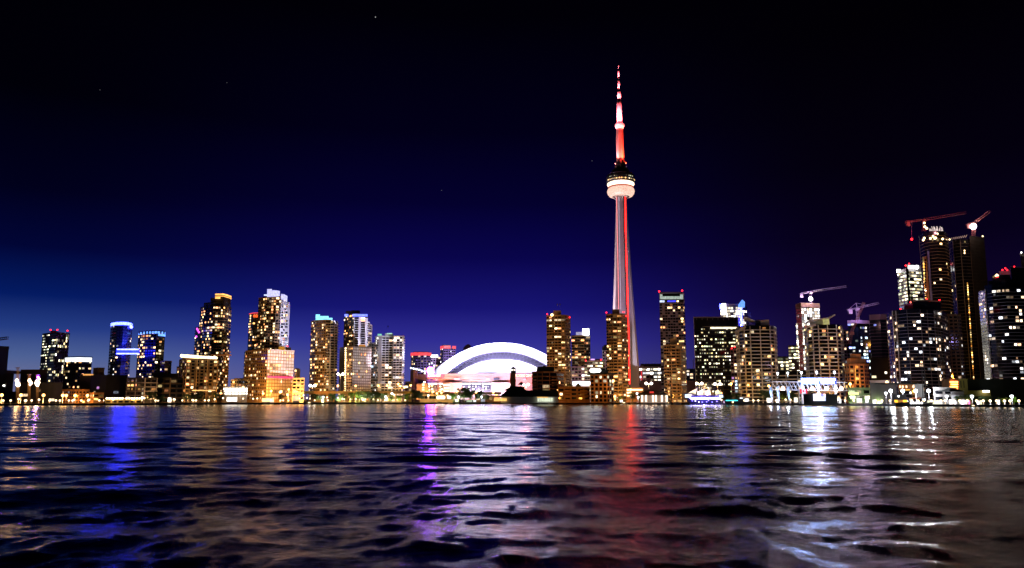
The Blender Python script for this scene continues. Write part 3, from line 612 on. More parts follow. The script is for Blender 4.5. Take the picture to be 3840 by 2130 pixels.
b = T('pavilion', 'white glowing pavilion with pointed gables between brown low houses', 1432, [(2148, 830), (2212, 830)], st=4, wall=WHITEP, lit=-1, cat='pavilion', depth=10)
rbox(b, 'lit_roof', 2147, 2213, 1431, 828, 1, 1443, emat('pavilion_glow', (.75, .85, 1), 4)); 
for px in (2136, 2168):
    p = W(px, 1434, 824); q = W(px - 9, 1446, 824); r_ = W(px + 10, 1446, 824); MB().prism([(q.x, 822), (r_.x, 822), (r_.x, 828), (q.x, 828)], q.z - 2, [q.z, q.z, q.z, q.z]).quad(q, r_, p).obj('gable', ROOFD, b)
b = T('apartment_block', 'balconied brown block with a black hipped roof at the foot of the concrete tower', 1394, [(1996, 752), (2034, 745), (2088, 745), (2114, 768)], st=3.6, bay=5.5, wall=BRICK, lit=.14, pal='warm', ww=.8, wh=.6, depth=18, cat='building', seg={1: dict(ww=.9, wh=.75, lit=.12)})
p = [W(x, 1393, y) for x, y in ((2015, 752), (2078, 752))]
MB().prism([(p[0].x, 752), (p[1].x, 752), (p[1].x, 768), (p[0].x, 768)], p[0].z, W(2015, 1375, 752).z).obj('roof', ROOFD, b, lab='black flat topped roof'); MB().prism([(W(2036, 1374, 752).x, 753), (W(2046, 1374, 752).x, 753), (W(2041, 1374, 752).x, 760)], W(2036, 1375, 753).z, W(2036, 1370, 753).z).obj('roof_peak', ROOFD, b)
for k in range(6):
    for x0, x1 in ((1994, 2012), (2069, 2092)):
        rbox(b, 'balcony', x0, x1, 1411 + k * 11, 742.5, 3, 1416 + k * 11, BRICK)
b = T('apartment_block', 'low brown terrace with orange balconies between the two concrete towers', 1452, [(2092, 730), (2212, 732)], st=3.6, bay=6, wall=BRICK, lit=.16, pal='warm', slab=0, depth=16, cat='building')
for k in range(3):
    for x0, x1 in ((2114, 2143), (2175, 2203)): rbox(b, 'balcony', x0, x1, 1462 + k * 12, 727, 3, 1467 + k * 12, BRICK)
b = T('apartment_block', 'brown block with dark pitched roof and a glowing white roof sign', 1404, [(2213, 712), (2276, 706), (2300, 716)], st=3.3, bay=4.2, wall=BRICK, lit=.26, pal='office', depth=16, cat='building', ww=.62, wh=.68)
p = [W(x, 1404, y) for x, y in ((2212, 705), (2276, 699), (2302, 712))]
MB().prism([(p[0].x, 705), (p[1].x, 699), (p[2].x, 712), (p[2].x, 730), (p[0].x, 730)], p[0].z, p[0].z + 1.2).obj('roof', ROOFD, b); rbox(b, 'roof_turret', 2256, 2280, 1387, 708, 8, 1404, ROOFD)
mm = MB(); 
for i in range(9): mm.ball(W(2217 + i * 3.9, 1389 + (1 if i % 2 else 0), 703), 1.25, 7, 5, 1.2)
mm.obj('roof_sign', WHTE, b, lab='glowing white script sign')
# low white waterfront pavilion and clock-tower-like chimney
b = T('terminal_building', 'long low terminal with white wall and a large black hipped roof', 1490, [(1878, 705), (2094, 700)], st=2.6, bay=4, wall=WHITEP, lit=.0, dark=None, depth=24, cat='building')
def hip(root, name, px0, px1, pyb, pyt, Y, depth, inset, mat):
    a = W(px0, pyb, Y); c = W(px1, pyb, Y); zt_ = W(px0, pyt, Y).z; i0 = inset if hasattr(inset, '__len__') else (inset, inset)
    a2 = W(px0 + i0[0], pyt, Y).x; c2 = W(px1 - i0[1], pyt, Y).x; mb = MB()
    v = [(a.x, Y, a.z), (c.x, Y, a.z), (c.x, Y + depth, a.z), (a.x, Y + depth, a.z), (a2, Y + depth * .4, zt_), (c2, Y + depth * .4, zt_), (c2, Y + depth * .6, zt_), (a2, Y + depth * .6, zt_)]
    mb.v = v; mb.f = [(3, 2, 1, 0), (4, 5, 6, 7), (0, 1, 5, 4), (1, 2, 6, 5), (2, 3, 7, 6), (3, 0, 4, 7)]
    return mb.obj(name, mat, root)
hip(b, 'roof', 1872, 2096, 1488, 1463, 698, 28, (30, 2), ROOFD); hip(b, 'roof_dormer', 1890, 1975, 1464, 1448, 700, 20, (26, 22), ROOFD)
rbox(b, 'lit_shopfront', 2014, 2074, 1492, 699, .6, 1506, emat('shop_glow', (.85, .95, .7), 1.1))
for i in range(9): rbox(b, 'shop_post', 2014 + i * 7.2, 2015.6 + i * 7.2, 1491, 698.4, .4, 1507, WHITEP)
rbox(b, 'eaves_strip', 2014, 2056, 1488.5, 697.4, .6, 1491, emat('dim_amber2', (1, .5, .08), 1.3)); rbox(b, 'lit_porch', 1852, 1900, 1494, 702, .6, 1504, emat('porch_amber', (1, .55, .15), 1.3))
b = thing('brick_tower', 'square brick tower with a lantern room, silhouetted against the stadium', 'tower', (W(1924, 1490, 715).x, 715, GZ))
rbox(b, 'shaft', 1913, 1934, 1399, 712, 5, 1515, BRICK); rbox(b, 'lantern_base', 1915.5, 1934.5, 1393, 711.6, 5, 1399, DARKM); rbox(b, 'lantern_glow', 1917, 1933, 1385, 712.5, 3.4, 1390, emat('lantern_light', (1, .9, .8), 1.6))
for x in (1915.5, 1924.5, 1933): rbox(b, 'lantern_post', x, x + 1.6, 1383, 711.8, .4, 1394, DARKM)
rbox(b, 'lantern_rail', 1915.5, 1934.5, 1390, 711.7, 4.8, 1393, DARKM)
hip(b, 'lantern_roof', 1914, 1936, 1384, 1374, 711, 6, 10, ROOFD)
b = T('pump_house', 'small orange brick pavilion with a pointed dark roof behind the terminal', 1452, [(1944, 790), (1966, 790)], st=4, wall=BRICK, lit=-1, cat='building', depth=8)
hip(b, 'roof', 1942, 1968, 1443, 1431, 788, 10, 12, ROOFD)
# right of the spire tower
b = T('broadcast_building', 'dark roofed building with long rows of bright windows right of the spire tower', 1376, [(2396, 1010), (2436, 1006), (2492, 1006)], st=4.6, bay=4.4, wall=PALE, lit=.72, pal='bright', ww=.85, wh=.5, depth=20, cat='building', dark=GLASS)
rpoly(b, 'roof', [(2402, 1012), (2436, 1008), (2494, 1008)], 1364, 1380, ROOFD, 16, lab='dark roof hood')
for x in (2404, 2416, 2428, 2450, 2463, 2478): MB().tube(W(x, 1366, 1010), W(x, 1358, 1010), .2, k=4).obj('mast', STEEL, b)
for x, yy in ((2406, 1374), (2424, 1381)):
    q = W(x, yy, 1002); MB().lathe(q, [(.4, -1.4), (2.4, 0), (2.6, .7)], 12).obj('satellite_dish', WHITEP, b)
rbox(b, 'red_fin', 2403, 2407, 1388, 1004, 1, 1430, emat('red_fin', (1, .05, .06), .9))
b = T('harbour_theatre', 'windowless purple grey hall wall behind the lit market pavilion', 1428, [(2401, 930), (2490, 930)], st=5, wall=pmat('mauve_wall', (.22, .13, .17), .85, .1, .2), lit=-1, cat='hall')
b = T('harbour_hall', 'windowless purple grey wall right of the shorter concrete tower', 1430, [(2570, 880), (2690, 880)], st=5, wall=pmat('mauve_wall', (.22, .13, .17), .85, .1, .2), lit=-1, cat='hall')
b = T('market_hall', 'gabled pavilion with glowing white columns on the quay near the spire tower', 1484, [(2402, 690), (2506, 690)], st=3, wall=PALE, lit=-1, depth=14, cat='pavilion')
hip(b, 'roof', 2396, 2514, 1482, 1462, 684, 20, (40, 44), BROWN)
for i, x in enumerate((2404, 2419, 2445, 2456, 2478, 2496)): rbox(b, 'column', x, x + 7, 1481, 686, 1, 1507, emat('column_glow', (1, .72, .5), 2.6))
rbox(b, 'red_sign', 2436, 2452, 1468, 685.4, .5, 1474, emat('red_sign', (1, .06, .04), .9)); rbox(b, 'entablature', 2404, 2503, 1478, 686.6, 1, 1482, PALE)
b = T('parking_garage', 'amber lit garage floors at the foot of the spire tower', 1455, [(2348, 760), (2412, 760)], st=3.4, wall=BRICK, lit=-1, cat='garage')
for i in range(3): rbox(b, 'lit_deck', 2351, 2382 - 12 * (i > 0) + (i == 0) * 28, 1459 + i * 11, 759, 1, 1464 + i * 11, emat('garage_amber', (1, .75, .4), 4))
# chequered glass crowned tower
b = T('condo_tower', 'tall chequered tower with a concave glass crown and red corner lights', 1098, [(2472, 930), (2560, 926), (2566, 930)], st=3.2, bay=3.0, wall=pmat('lilac_panels', (.36, .30, .38), .7, .1, .2), lit=.13, pal='warm', ww=.85, wh=.6, run=.5, topskip=12, depth=16, seg={0: dict(skip=.3)})
rbox(b, 'glass_crown', 2474, 2562, 1104, 925.5, .5, 1122, emat('crown_glass_glow', (.7, .85, .75), .55), lab='pale lit glass crown')
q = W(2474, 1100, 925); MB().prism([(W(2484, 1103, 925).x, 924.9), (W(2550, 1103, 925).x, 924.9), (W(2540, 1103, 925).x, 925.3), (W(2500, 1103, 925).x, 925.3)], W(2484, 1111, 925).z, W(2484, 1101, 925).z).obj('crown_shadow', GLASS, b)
for i in range(8): rbox(b, 'crown_mullion', 2474 + i * 12.4, 2474.8 + i * 12.4, 1104, 925, .4, 1122, STEEL)
rbox(b, 'dark_band', 2473, 2564, 1122.5, 925.4, .5, 1126, GLASS); rbox(b, 'light_band', 2473, 2564, 1126.5, 925.4, .6, 1134, DARKM)
rbox(b, 'blue_sign', 2503, 2534, 1127, 924.8, .4, 1132, emat('royal_blue_sign', (.05, .05, 1), 2.0), lab='blue lit sign strip'); rbox(b, 'white_panel', 2474, 2492, 1126.5, 924.8, .4, 1133.5, LBLU); rbox(b, 'white_panel', 2538, 2545, 1127, 924.8, .4, 1132, YELE)
beacon(b, 2472, 1093, 928, 1.6); beacon(b, 2558, 1090, 928, 1.6)
rbox(b, 'roof_edge', 2472, 2562, 1095, 926, 10, 1098, PURPM)
# black office
b = T('office_tower', 'wide black glass office block with many rows of lit windows', 1190, [(2601, 846), (2763, 840), (2768, 850)], st=3.55, bay=2.3, wall=GLASS, lit=.42, pal='office', dark=None, ww=.75, wh=.38, run=.62, slab=.12, slab_t=.25, slabm=DARKM, depth=18, cat='office tower', botskip=8, topskip=10, zlit=lambda t: .5 + .8 * math.sin(3.1 * min(1, t * 1.1)))
rbox(b, 'roof_edge', 2600.5, 2764, 1188, 839, 3, 1190.3, STEEL); rbox(b, 'corner_trim', 2600.6, 2602, 1190, 840, 2, 1500, STEEL); rbox(b, 'lit_storey', 2664, 2764, 1226.5, 838.7, .6, 1232.5, emat('soft_amber_strip', (1, .82, .5), 2.2)); rbox(b, 'ceiling_line', 2634, 2740, 1224, 838.8, .5, 1225, STEEL)
for i in range(8): rbox(b, 'roof_fin', 2612 + i * 20, 2613 + i * 20, 1190.5, 839, .5, 1200, STEEL)
b = T('office_tower', 'white glowing office tower with a blue pointed corner light', 1148, [(2701, 1250), (2768, 1246), (2800, 1260)], st=4.4, bay=4.0, wall=CONCD, lit=.85, pal='bright', ww=.88, wh=.66, dark=None, depth=16, seg={1: dict(lit=.55)})
rbox(b, 'plant_room', 2718, 2770, 1139, 1250, 12, 1148, PURPM); rbox(b, 'light_column', 2706, 2722, 1138, 1243, 3, 1180, WHTE); rbox(b, 'light_column', 2698, 2703, 1140, 1246, 3, 1158, BLUEW)
p = [W(x, y, 1242) for x, y in ((2771, 1152), (2793, 1152), (2793, 1132), (2784, 1124), (2771, 1142))]
mb = MB(); mb.v = [tuple(q) for q in p] + [(q.x, q.y + 4, q.z) for q in p]; mb.f = [(0, 1, 2, 3, 4), (9, 8, 7, 6, 5)] + [(i, 5 + i, 5 + (i + 1) % 5, (i + 1) % 5) for i in range(5)]
mb.obj('light_wedge', emat('azure_wedge', (.12, .3, 1), 1.5), b, lab='blue pointed light wedge'); rbox(b, 'light_column', 2775, 2782, 1152, 1243, 2, 1222, BLUEW)
rbox(b, 'side_wing', 2800, 2816, 1172, 1262, 10, 1300, CONCD)
b = T('hotel_tower', 'thin orange violet tower between the black office and the white harbour condominium', 1310, [(2738, 800), (2762, 800)], st=3.2, bay=3, wall=pmat('plum_cladding', (.14, .08, .14)), lit=.3, pal='mix', depth=8); beacon(b, 2744, 1306, 799); beacon(b, 2755, 1302, 799)
# harbour condos
def harbour(label, px0, px1, py, Y, cols, base_dx):
    pts = [(px0, Y + 26), (px0 + 10, Y + 12), (px0 + 30, Y + 3), (px0 + 52, Y), (px1 - 22, Y), (px1 - 8, Y + 5), (px1, Y + 20)]
    return T('condo_tower', label, py, pts, st=3.15, bay=3.4, wall=GLASS, lit=.12, pal='warm', dark=None, ww=.85, wh=.62, slab=.8, slab_t=.75, slabm=WHITEP, pier=.8, pierm=WHITEP, depth=14, run=.5, seg={3: dict(pb=8.2), 0: dict(lit=.08), 1: dict(lit=.08)})
b = harbour('white gridded harbour tower with curved balconies and a swooping roof, left of the pair', 2760, 2909, 1222, 735, 0, 0)
rbox(b, 'penthouse', 2836, 2884, 1199, 742, 12, 1223, WHITEP)
def swoosh(root, pts, Y, thick, mat):
    mb = MB()
    for (x0, y0), (x1, y1) in zip(pts[:-1], pts[1:]):
        a = W(x0, y0, Y); c = W(x1, y1, Y); mb.prism([(a.x, Y), (c.x, Y), (c.x, Y + 9), (a.x, Y + 9)], [a.z - thick, c.z - thick, c.z - thick, a.z - thick], [a.z, c.z, c.z, a.z])
    return mb.obj('roof_fin', mat, root)
swoosh(b, [(2796, 1186), (2806, 1190), (2820, 1198), (2836, 1201), (2884, 1199)], 738, 1.6, WHITEP); swoosh(b, [(2766, 1240), (2780, 1229), (2798, 1219), (2830, 1214)], 737, 2.4, WHITEP); rbox(b, 'glazed_hall', 2832, 2852, 1202, 737, 2, 1222, GLASSB)
b = harbour('white gridded harbour tower with a green lit roof hall, right of the pair', 3016, 3158, 1218, 700, 0, 0)
rbox(b, 'glazed_hall', 3084, 3110, 1195, 697, 4, 1216, emat('green_hall', (.65, .62, .22), .55), lab='green lit glass roof hall')
swoosh(b, [(3034, 1204), (3050, 1197), (3084, 1193), (3108, 1190), (3120, 1184), (3132, 1177)], 697, 1.4, WHITEP); rbox(b, 'penthouse', 3036, 3084, 1199, 704, 10, 1219, WHITEP); swoosh(b, [(3018, 1226), (3034, 1218), (3060, 1213)], 698, 2, WHITEP)
for i in range(3): rbox(b, 'hall_mullion', 3084 + i * 12.4, 3085.2 + i * 12.4, 1194, 696.6, .4, 1217, WHITEP)
b = T('condo_tower', 'lower white balconied block linking the two harbour towers', 1392, [(2905, 742), (2990, 730), (3030, 728)], st=3.2, bay=4.6, wall=GLASS, lit=.2, pal='warm', dark=None, slab=.9, slab_t=.9, slabm=WHITEP, pier=.5, pierm=WHITEP, depth=14, cat='building')
b = T('office_block', 'distant lit offices seen low in the gap between the harbour towers', 1338, [(2916, 1000), (2956, 1000)], st=4, bay=3.6, wall=CONCD, lit=.45, pal='office', ww=.9, run=.7, cat='building', dark=None)
b = T('office_tower', 'small tower of dense yellow lit floors left of the tower under construction', 1296, [(2956, 900), (2994, 896)], st=3.6, bay=3, wall=CONCD, lit=.75, pal='office', ww=.9, wh=.45, run=.85, dark=None)
b = T('unfinished_tower', 'unfinished tower with brilliantly lit bare floors under a crane', 1152, [(2985, 960), (3004, 946), (3073, 952)], st=3.6, bay=3.4, wall=pmat('brown_formwork', (.22, .13, .09), .9, .3, .3), lit=.1, pal='bright', dark=GLASS, depth=14, slab=.3, slab_t=.5, slabm=CONC, run=.5,
      seg={1: dict(lit=.94, wh=.75, ww=.8), 0: dict(lit=.06)}, zlit=lambda t: 1.0 if t < .62 else .35)
rpoly(b, 'formwork_crown', [(2982, 958), (3003, 944), (3074, 950)], 1135, 1152, pmat('brown_formwork', (.22, .13, .09), .9, .3, .3), 16, lab='brown timber formwork crown')
for k in range(26): MB().ball(W(2988 + k * .35, 1215 + k * 7, 942), 1.0, 6, 4).obj('hoist_light', WM['bright'], b)
b = T('condo_tower', 'narrow mauve banded tower behind the right harbour tower', 1238, [(3150, 800), (3182, 800)], st=3.2, bay=3.3, wall=PURPM, lit=.25, pal='white', slab=.4, slab_t=.5)
b = T('condo_tower', 'glass tower with a mauve slanted roof behind the orange brick block', 1207, [(3178, 790), (3215, 784), (3222, 786), (3268, 792)], st=3.2, bay=3.2, wall=GLASSB, lit=.3, pal='cool', dark=None, ww=.8, run=.45, depth=12, zlit=lambda t: .5 + t)
rpoly(b, 'roof_band', [(3177, 789), (3215, 783), (3269, 790)], 1200, 1212, PURPM, 10)
b = T('condo_tower', 'dark blue glass tower with a mauve roof band, left of the big round tower', 1196, [(3260, 770), (3300, 764), (3345, 762)], st=3.1, bay=3.2, wall=GLASSB, lit=.03, pal='cool', dark=None, slab=.5, slab_t=.25, slabm=PURPM, depth=12)
rpoly(b, 'roof_band', [(3259, 769), (3300, 763), (3345, 761)], 1177, 1197, PURPM, 12, lab='mauve roof band')
b = T('brick_block', 'stepped orange brick block glowing amber between the glass towers', 1366, [(3166, 690), (3184, 682), (3240, 682), (3258, 690)], st=3.2, bay=3.6, wall=BRICK, lit=.14, pal='amber', ww=.6, wh=.62, depth=12, cat='building', seg={0: dict(lit=.1)})
rpoly(b, 'upper_storey', [(3176, 686), (3190, 684), (3246, 688)], 1344, 1367, BRICK); rpoly(b, 'upper_storey', [(3188, 688), (3228, 688)], 1327, 1345, BRICK)
rpoly(b, 'light_strip', [(3206, 681.4), (3208, 681.4)], 1380, 1440, emat('dim_amber2', (1, .5, .08), 1.3), 1); rpoly(b, 'light_strip', [(3222, 681.4), (3223, 681.4)], 1400, 1450, emat('dim_amber2', (1, .5, .08), 1.3), 1)
b = T('low_block', 'dark block with a few yellow windows right of the orange brick block', 1342, [(3262, 740), (3330, 736)], st=3.6, bay=6, wall=DARKM, lit=.14, pal='office', dark=None, cat='building')
b = T('low_block', 'low pink wall with lamps left of the round tower base', 1428, [(3262, 620), (3336, 616)], st=4, wall=PALE, lit=.0, dark=None, cat='building'); MB().ball(W(3326, 1434, 612), 1.2).obj('wall_lamp', emat('amber_lamp', (1, .55, .2), 7), b, True); MB().ball(W(3269, 1445, 612), 1.2).obj('wall_lamp', emat('amber_lamp', (1, .55, .2), 7), b, True)
# big round condo
b = T('condo_tower', 'broad rounded black tower with white floor lines and scattered lit rooms', 1160, [(3323, 672), (3345, 656), (3362, 648), (3400, 640), (3450, 638), (3500, 644), (3530, 656), (3548, 676)], st=2.62, bay=3.3, wall=GLASS, lit=.13, pal='white', dark=None, ww=.8, wh=.66, slab=.5, slab_t=.16, slabm=PALE, depth=14, run=.35, pier=.18, pierm=CONCD)
rpoly(b, 'penthouse', [(3422, 648), (3470, 644), (3527, 652)], 1127, 1161, GLASS, 12); rpoly(b, 'roof_rim', [(3420, 647), (3470, 643), (3528, 651)], 1124, 1128, BROWN, 12); rpoly(b, 'machine_room', [(3390, 648), (3422, 646)], 1138, 1161, PURPM, 8)
rpoly(b, 'frame_post', [(3345, 653), (3347, 652.8)], 1165, 1450, WHITEP, 1); rpoly(b, 'frame_post', [(3358, 647), (3360, 646.8)], 1165, 1450, WHITEP, 1)
for px, py in ((3377, 1159), (3414, 1133), (3475, 1121), (3523, 1125)): beacon(b, px, py, 645, .9)
# white office with signs
b = T('office_tower', 'white office tower with glowing roof signs and dense yellow lit floors', 1008, [(3364, 962), (3398, 940), (3408, 940), (3460, 948)], st=3.9, bay=3.4, wall=WHITEP, lit=.62, pal='office', ww=.95, wh=.5, run=.85, depth=20, topskip=2, zlit=lambda t: 1.1 if t < .25 else (.25 if t < .34 else (1 if t < .5 else .25)), dark=GLASS)
rpoly(b, 'upper_wall', [(3395, 941), (3398, 939.6), (3408, 939.6), (3458, 946)], 993, 1009, WHITEP, 12); rpoly(b, 'dark_recess', [(3396, 939.2), (3405, 939.2)], 996, 1300, GLASS, 1)
rbox(b, 'roof_sign', 3405, 3436, 997, 938, 1, 1007, WHTE, lab='glowing white roof sign'); MB().ball(W(3438, 1002, 938.5), 2.4).obj('sign_disc', WHTE, b, True); q = rbox(b, 'roof_sign', 3362, 3377, 1010, 950, 1, 1022, WHTE, lab='glowing white roof sign')
beacon(b, 3396, 996, 938, 1.4); beacon(b, 3409, 989, 938, 1.4)
# tall dark towers under construction
b = T('unfinished_tower', 'tallest dark curved tower with spiky steel on its top floor', 868, [(3446, 842), (3462, 830), (3484, 822), (3510, 818), (3540, 822), (3553, 834)], st=3.35, bay=3.2, wall=GLASS, lit=.02, pal='warm', dark=None, slab=.55, slab_t=.18, slabm=BROWN, depth=16, cap=True)
rpoly(b, 'orange_lit_bay', [(3459, 829.5), (3474, 824)], 960, 1140, pmat('orange_brown_bay', (.3, .12, .04), .8, .3, .3), 1)
for k in range(30): MB().ball(W(3462 + k * .35, 966 + k * 5.8, 825), .8, 6, 4, 1.4).obj('hoist_light', WM['amber'], b)
rpoly(b, 'blue_grey_fin', [(3476, 823), (3484, 820.5)], 940, 1130, pmat('slate_blue_cladding', (.16, .15, .30), .7, .3, .5), 1)
for k in range(16): rbox(b, 'bay_window', 3467, 3474, 972 + k * 10.5, 823.4, .5, 979 + k * 10.5, GLASS)
for (x, y) in ((3466, 893), (3462, 900), (3499, 886), (3505, 894), (3509, 892), (3489, 894), (3535, 896)): MB().ball(W(x, y, 817), 1.2, 6, 4).obj('work_light', YELE, b)
STK = emat('pale_glow_steel', (1, .8, .75), .9)  # bars glow by emission in place of light falling on steel
for k in range(17):
    x = 3486 + k * 3.2 + R.uniform(-1, 1); h_ = R.choice([6, 9, 14, 17]); MB().tube(W(x, 866, 826), W(x + R.uniform(-6, 5), 866 - h_, 826), .28, k=4).obj('starter_bar', STK, b)
b = T('unfinished_tower', 'dark lattice fronted tower behind the tallest one, second from the right edge', 898, [(3555, 860), (3572, 846), (3600, 840), (3636, 842)], st=3.5, bay=4, wall=GLASS, lit=.01, dark=None, slab=.4, slab_t=.2, slabm=CONCD, pier=.4, pierm=CONCD, depth=14)
T('', '', 886, [(3636, 838), (3690, 846)], st=3.5, bay=4, wall=ROOFD, lit=.0, dark=None, slab=.3, slab_t=.2, slabm=DARKM, parent=b, depth=14, wallname='dark_core')
for k in range(44): MB().ball(W(3628 + k * .55, 1062 + k * 8.4, 832 - k * .0), .65, 6, 4, 1.4).obj('hoist_light', WM['amber'], b)
for k in range(30): MB().ball(W(3600 - k * .1, 1205 + k * 7.4, 826), .85, 6, 4, 1.4).obj('stair_light', WM['amber'], b)
for (x, y) in ((3617, 940), (3617, 949), (3561, 898), (3685, 886)): MB().ball(W(x, y, 833), .8, 6, 4).obj('work_light', YELE, b)
mm = MB()
for k in range(9): mm.tube(W(3556 + k * 8, 900 - k * 1.2, 842), W(3562 + k * 8, 893 - k * 1.5, 842), .35, k=4)
mm.obj('scaffold', emat('dim_glow_steel', (1, .6, .5), .3), b)  # scaffold glows by emission as if lit
b = T('condo_tower', 'dim brown tower seen below between the round tower and the dark lattice tower', 1180, [(3540, 700), (3590, 696), (3602, 700)], st=3, bay=3.2, wall=BROWN, lit=.035, pal='white', dark=GLASS, slab=.3, slab_t=.25, slabm=BROWN, depth=8)
b = T('condo_tower', 'huge dark tower with purple white edges filling the right side', 1080, [(3667, 690), (3690, 676), (3718, 668), (3770, 660), (3840, 660), (3900, 672)], st=2.75, bay=3.3, wall=GLASS, lit=.14, pal='white', dark=None, ww=.75, wh=.66, slab=.5, slab_t=.16, slabm=WHITEP, depth=14, run=.35)
rpoly(b, 'upper_storey', [(3691, 677), (3718, 670), (3770, 664), (3900, 674)], 1063, 1080, GLASS); rpoly(b, 'upper_storey', [(3705, 676), (3770, 665), (3900, 675)], 1046, 1064, GLASS); rpoly(b, 'upper_storey', [(3790, 668), (3900, 675)], 1002, 1047, GLASS); rpoly(b, 'roof_rim', [(3788, 667), (3900, 674)], 998, 1002, PURPM, 8)
rpoly(b, 'upper_storey', [(3720, 672), (3790, 668)], 1030, 1047, GLASS)
rpoly(b, 'machine_room', [(3745, 672), (3788, 668)], 1014, 1040, PURPM, 8, lab='mauve machine room')
rpoly(b, 'frame_post', [(3693, 674), (3695, 673.7)], 1082, 1450, WHITEP, 1)
for px, py in ((3759, 1012), (3770, 1006), (3777, 1012), (3803, 1000), (3741, 1038)): beacon(b, px, py, 668, 1.0)
for (x, y) in ((3734, 1034), (3738, 1030), (3742, 1033)): MB().ball(W(x, y, 668), .7, 6, 4).obj('roof_lamp', YELE, b)
b = T('office_tower', 'faint grey tower top above the huge dark tower at the right edge', 952, [(3826, 1300), (3900, 1300)], st=4, wall=CONC, lit=.0, dark=None); MB().ball(W(3830, 947, 1298), 1.2).obj('roof_lamp', WHTE, b)
# right-hand low band
b = T('parking_garage', 'open amber lit garage floors at the foot of the dark towers', 1422, [(3560, 560), (3594, 560)], st=3, wall=BRICK, lit=-1, cat='garage')
for i in range(4): rbox(b, 'lit_deck', 3562 + (i % 2) * 3, 3592, 1430 + i * 9, 559, .8, 1434.5 + i * 9, emat('garage_orange', (1, .38, .08), 8))
b = T('warehouse', 'olive lit panel wall beside the orange garage', 1424, [(3594, 552), (3627, 552)], st=5, wall=pmat('olive_lit_render', (.30, .24, .06), .8, .1, .2), lit=-1, cat='building')  # yellow light on this wall is put into its base colour
rbox(b, 'dark_slot', 3601, 3604, 1428, 551.6, .6, 1454, ROOFD); rbox(b, 'dark_slot', 3612, 3615, 1427, 551.6, .6, 1454, ROOFD)
b = T('warehouse', 'long black warehouse across the lower right corner of the skyline', 1424, [(3627, 560), (3760, 556), (3900, 560)], st=5, wall=ROOFD, lit=-1, cat='warehouse', depth=40)
rbox(b, 'side_wall', 3628, 3714, 1464, 540, 6, 1486, pmat('olive_lit_render', (.30, .24, .06))); rbox(b, 'wall_sign', 3685, 3710, 1464, 538, .8, 1471.5, WHTE, lab='glowing white oblong sign')
b = T('waterfront_hall', 'low dark curved roof hall with an orange lit wall behind the ferry', 1438, [(3262, 560), (3360, 556)], st=5, wall=CONCD, lit=-1, cat='hall'); rbox(b, 'roof_slab', 3280, 3442, 1436, 548, 12, 1441, ROOFD); rbox(b, 'orange_wall', 3370, 3424, 1441, 552, 2, 1464, BRICK)
for x in (3372, 3382, 3396, 3422): rbox(b, 'round_window', x, x + 6, 1446, 551.4, .5, 1454, emat('orange_window', (1, .6, .35), 3))
rbox(b, 'white_wall', 3428, 3462, 1440, 553, 3, 1490, WHITEP); rbox(b, 'lit_soffit', 3394, 3412, 1460, 551, .5, 1464, emat('dim_amber2', (1, .5, .08), 1.3))
b = T('row_house', 'pink grey low house with dark windows below the round tower', 1455, [(3500, 520), (3574, 520)], st=4, bay=6, wall=PALE, lit=.1, pal='warm', cat='building', depth=10)
b = T('boat_house', 'slatted pale pavilion with a dark hipped roof in front of the garage', 1468, [(3566, 500), (3614, 500)], st=4, wall=WHITEP, lit=-1, cat='pavilion', depth=8)
hip(b, 'roof', 3562, 3618, 1468, 1455, 497, 14, 18, ROOFD)
for i in range(12): rbox(b, 'slat', 3567 + i * 4, 3568.6 + i * 4, 1469, 499.5, .3, 1482, CONCD)
b = T('greenhouse_hall', 'long glass roofed hall glowing pale green behind the stage', 1456, [(3180, 600), (3262, 600)], st=4, bay=5, wall=PALE, lit=.85, pal='office', cat='hall', depth=10)
rbox(b, 'lit_canopy', 3182, 3220, 1471, 590, 2, 1480, emat('lime_canopy', (.75, 1, .25), 2.2), lab='lime green lit canopy')
b = T('harbour_school', 'long black low building behind the promenade lamps at the left', 1470, [(-40, 760), (230, 750)], st=4, bay=6, wall=DARKM, lit=.08, pal='warm', dark=None, cat='building')
b = T('low_block', 'dim low building line left of the orange shore apartments', 1436, [(60, 720), (236, 720)], st=4, bay=6, wall=DARKM, lit=.1, pal='mix', dark=None, cat='building')
b = T('shop_row', 'bright shop fronts with pink walls below the stadium', 1480, [(1575, 860), (1700, 860)], st=4.5, bay=8, wall=PALE, lit=.75, pal='bright', cat='shops', ww=.8, wh=.6)
b = T('shop_row', 'amber shops and bright windows below the black chimney tower', 1484, [(1780, 820), (1876, 820)], st=4.5, bay=7, wall=BRICK, lit=.6, pal='warm', cat='shops')
b = T('low_rise', 'distant beige houses right of the white twin slab tower', 1432, [(1517, 960), (1545, 960)], st=3.4, bay=4, wall=PALE, lit=.35, pal='warm', cat='house')
b = T('office_block', 'blue grey shed and lamps in the gap right of the shorter concrete tower', 1384, [(2573, 1020), (2612, 1020)], st=4, bay=5, wall=GLASSB, lit=.3, pal='white', cat='building')
MB().tube(W(2601, 1384, 1018), W(2599, 1346, 1018), .5, k=4).obj('mast', STEEL, b)

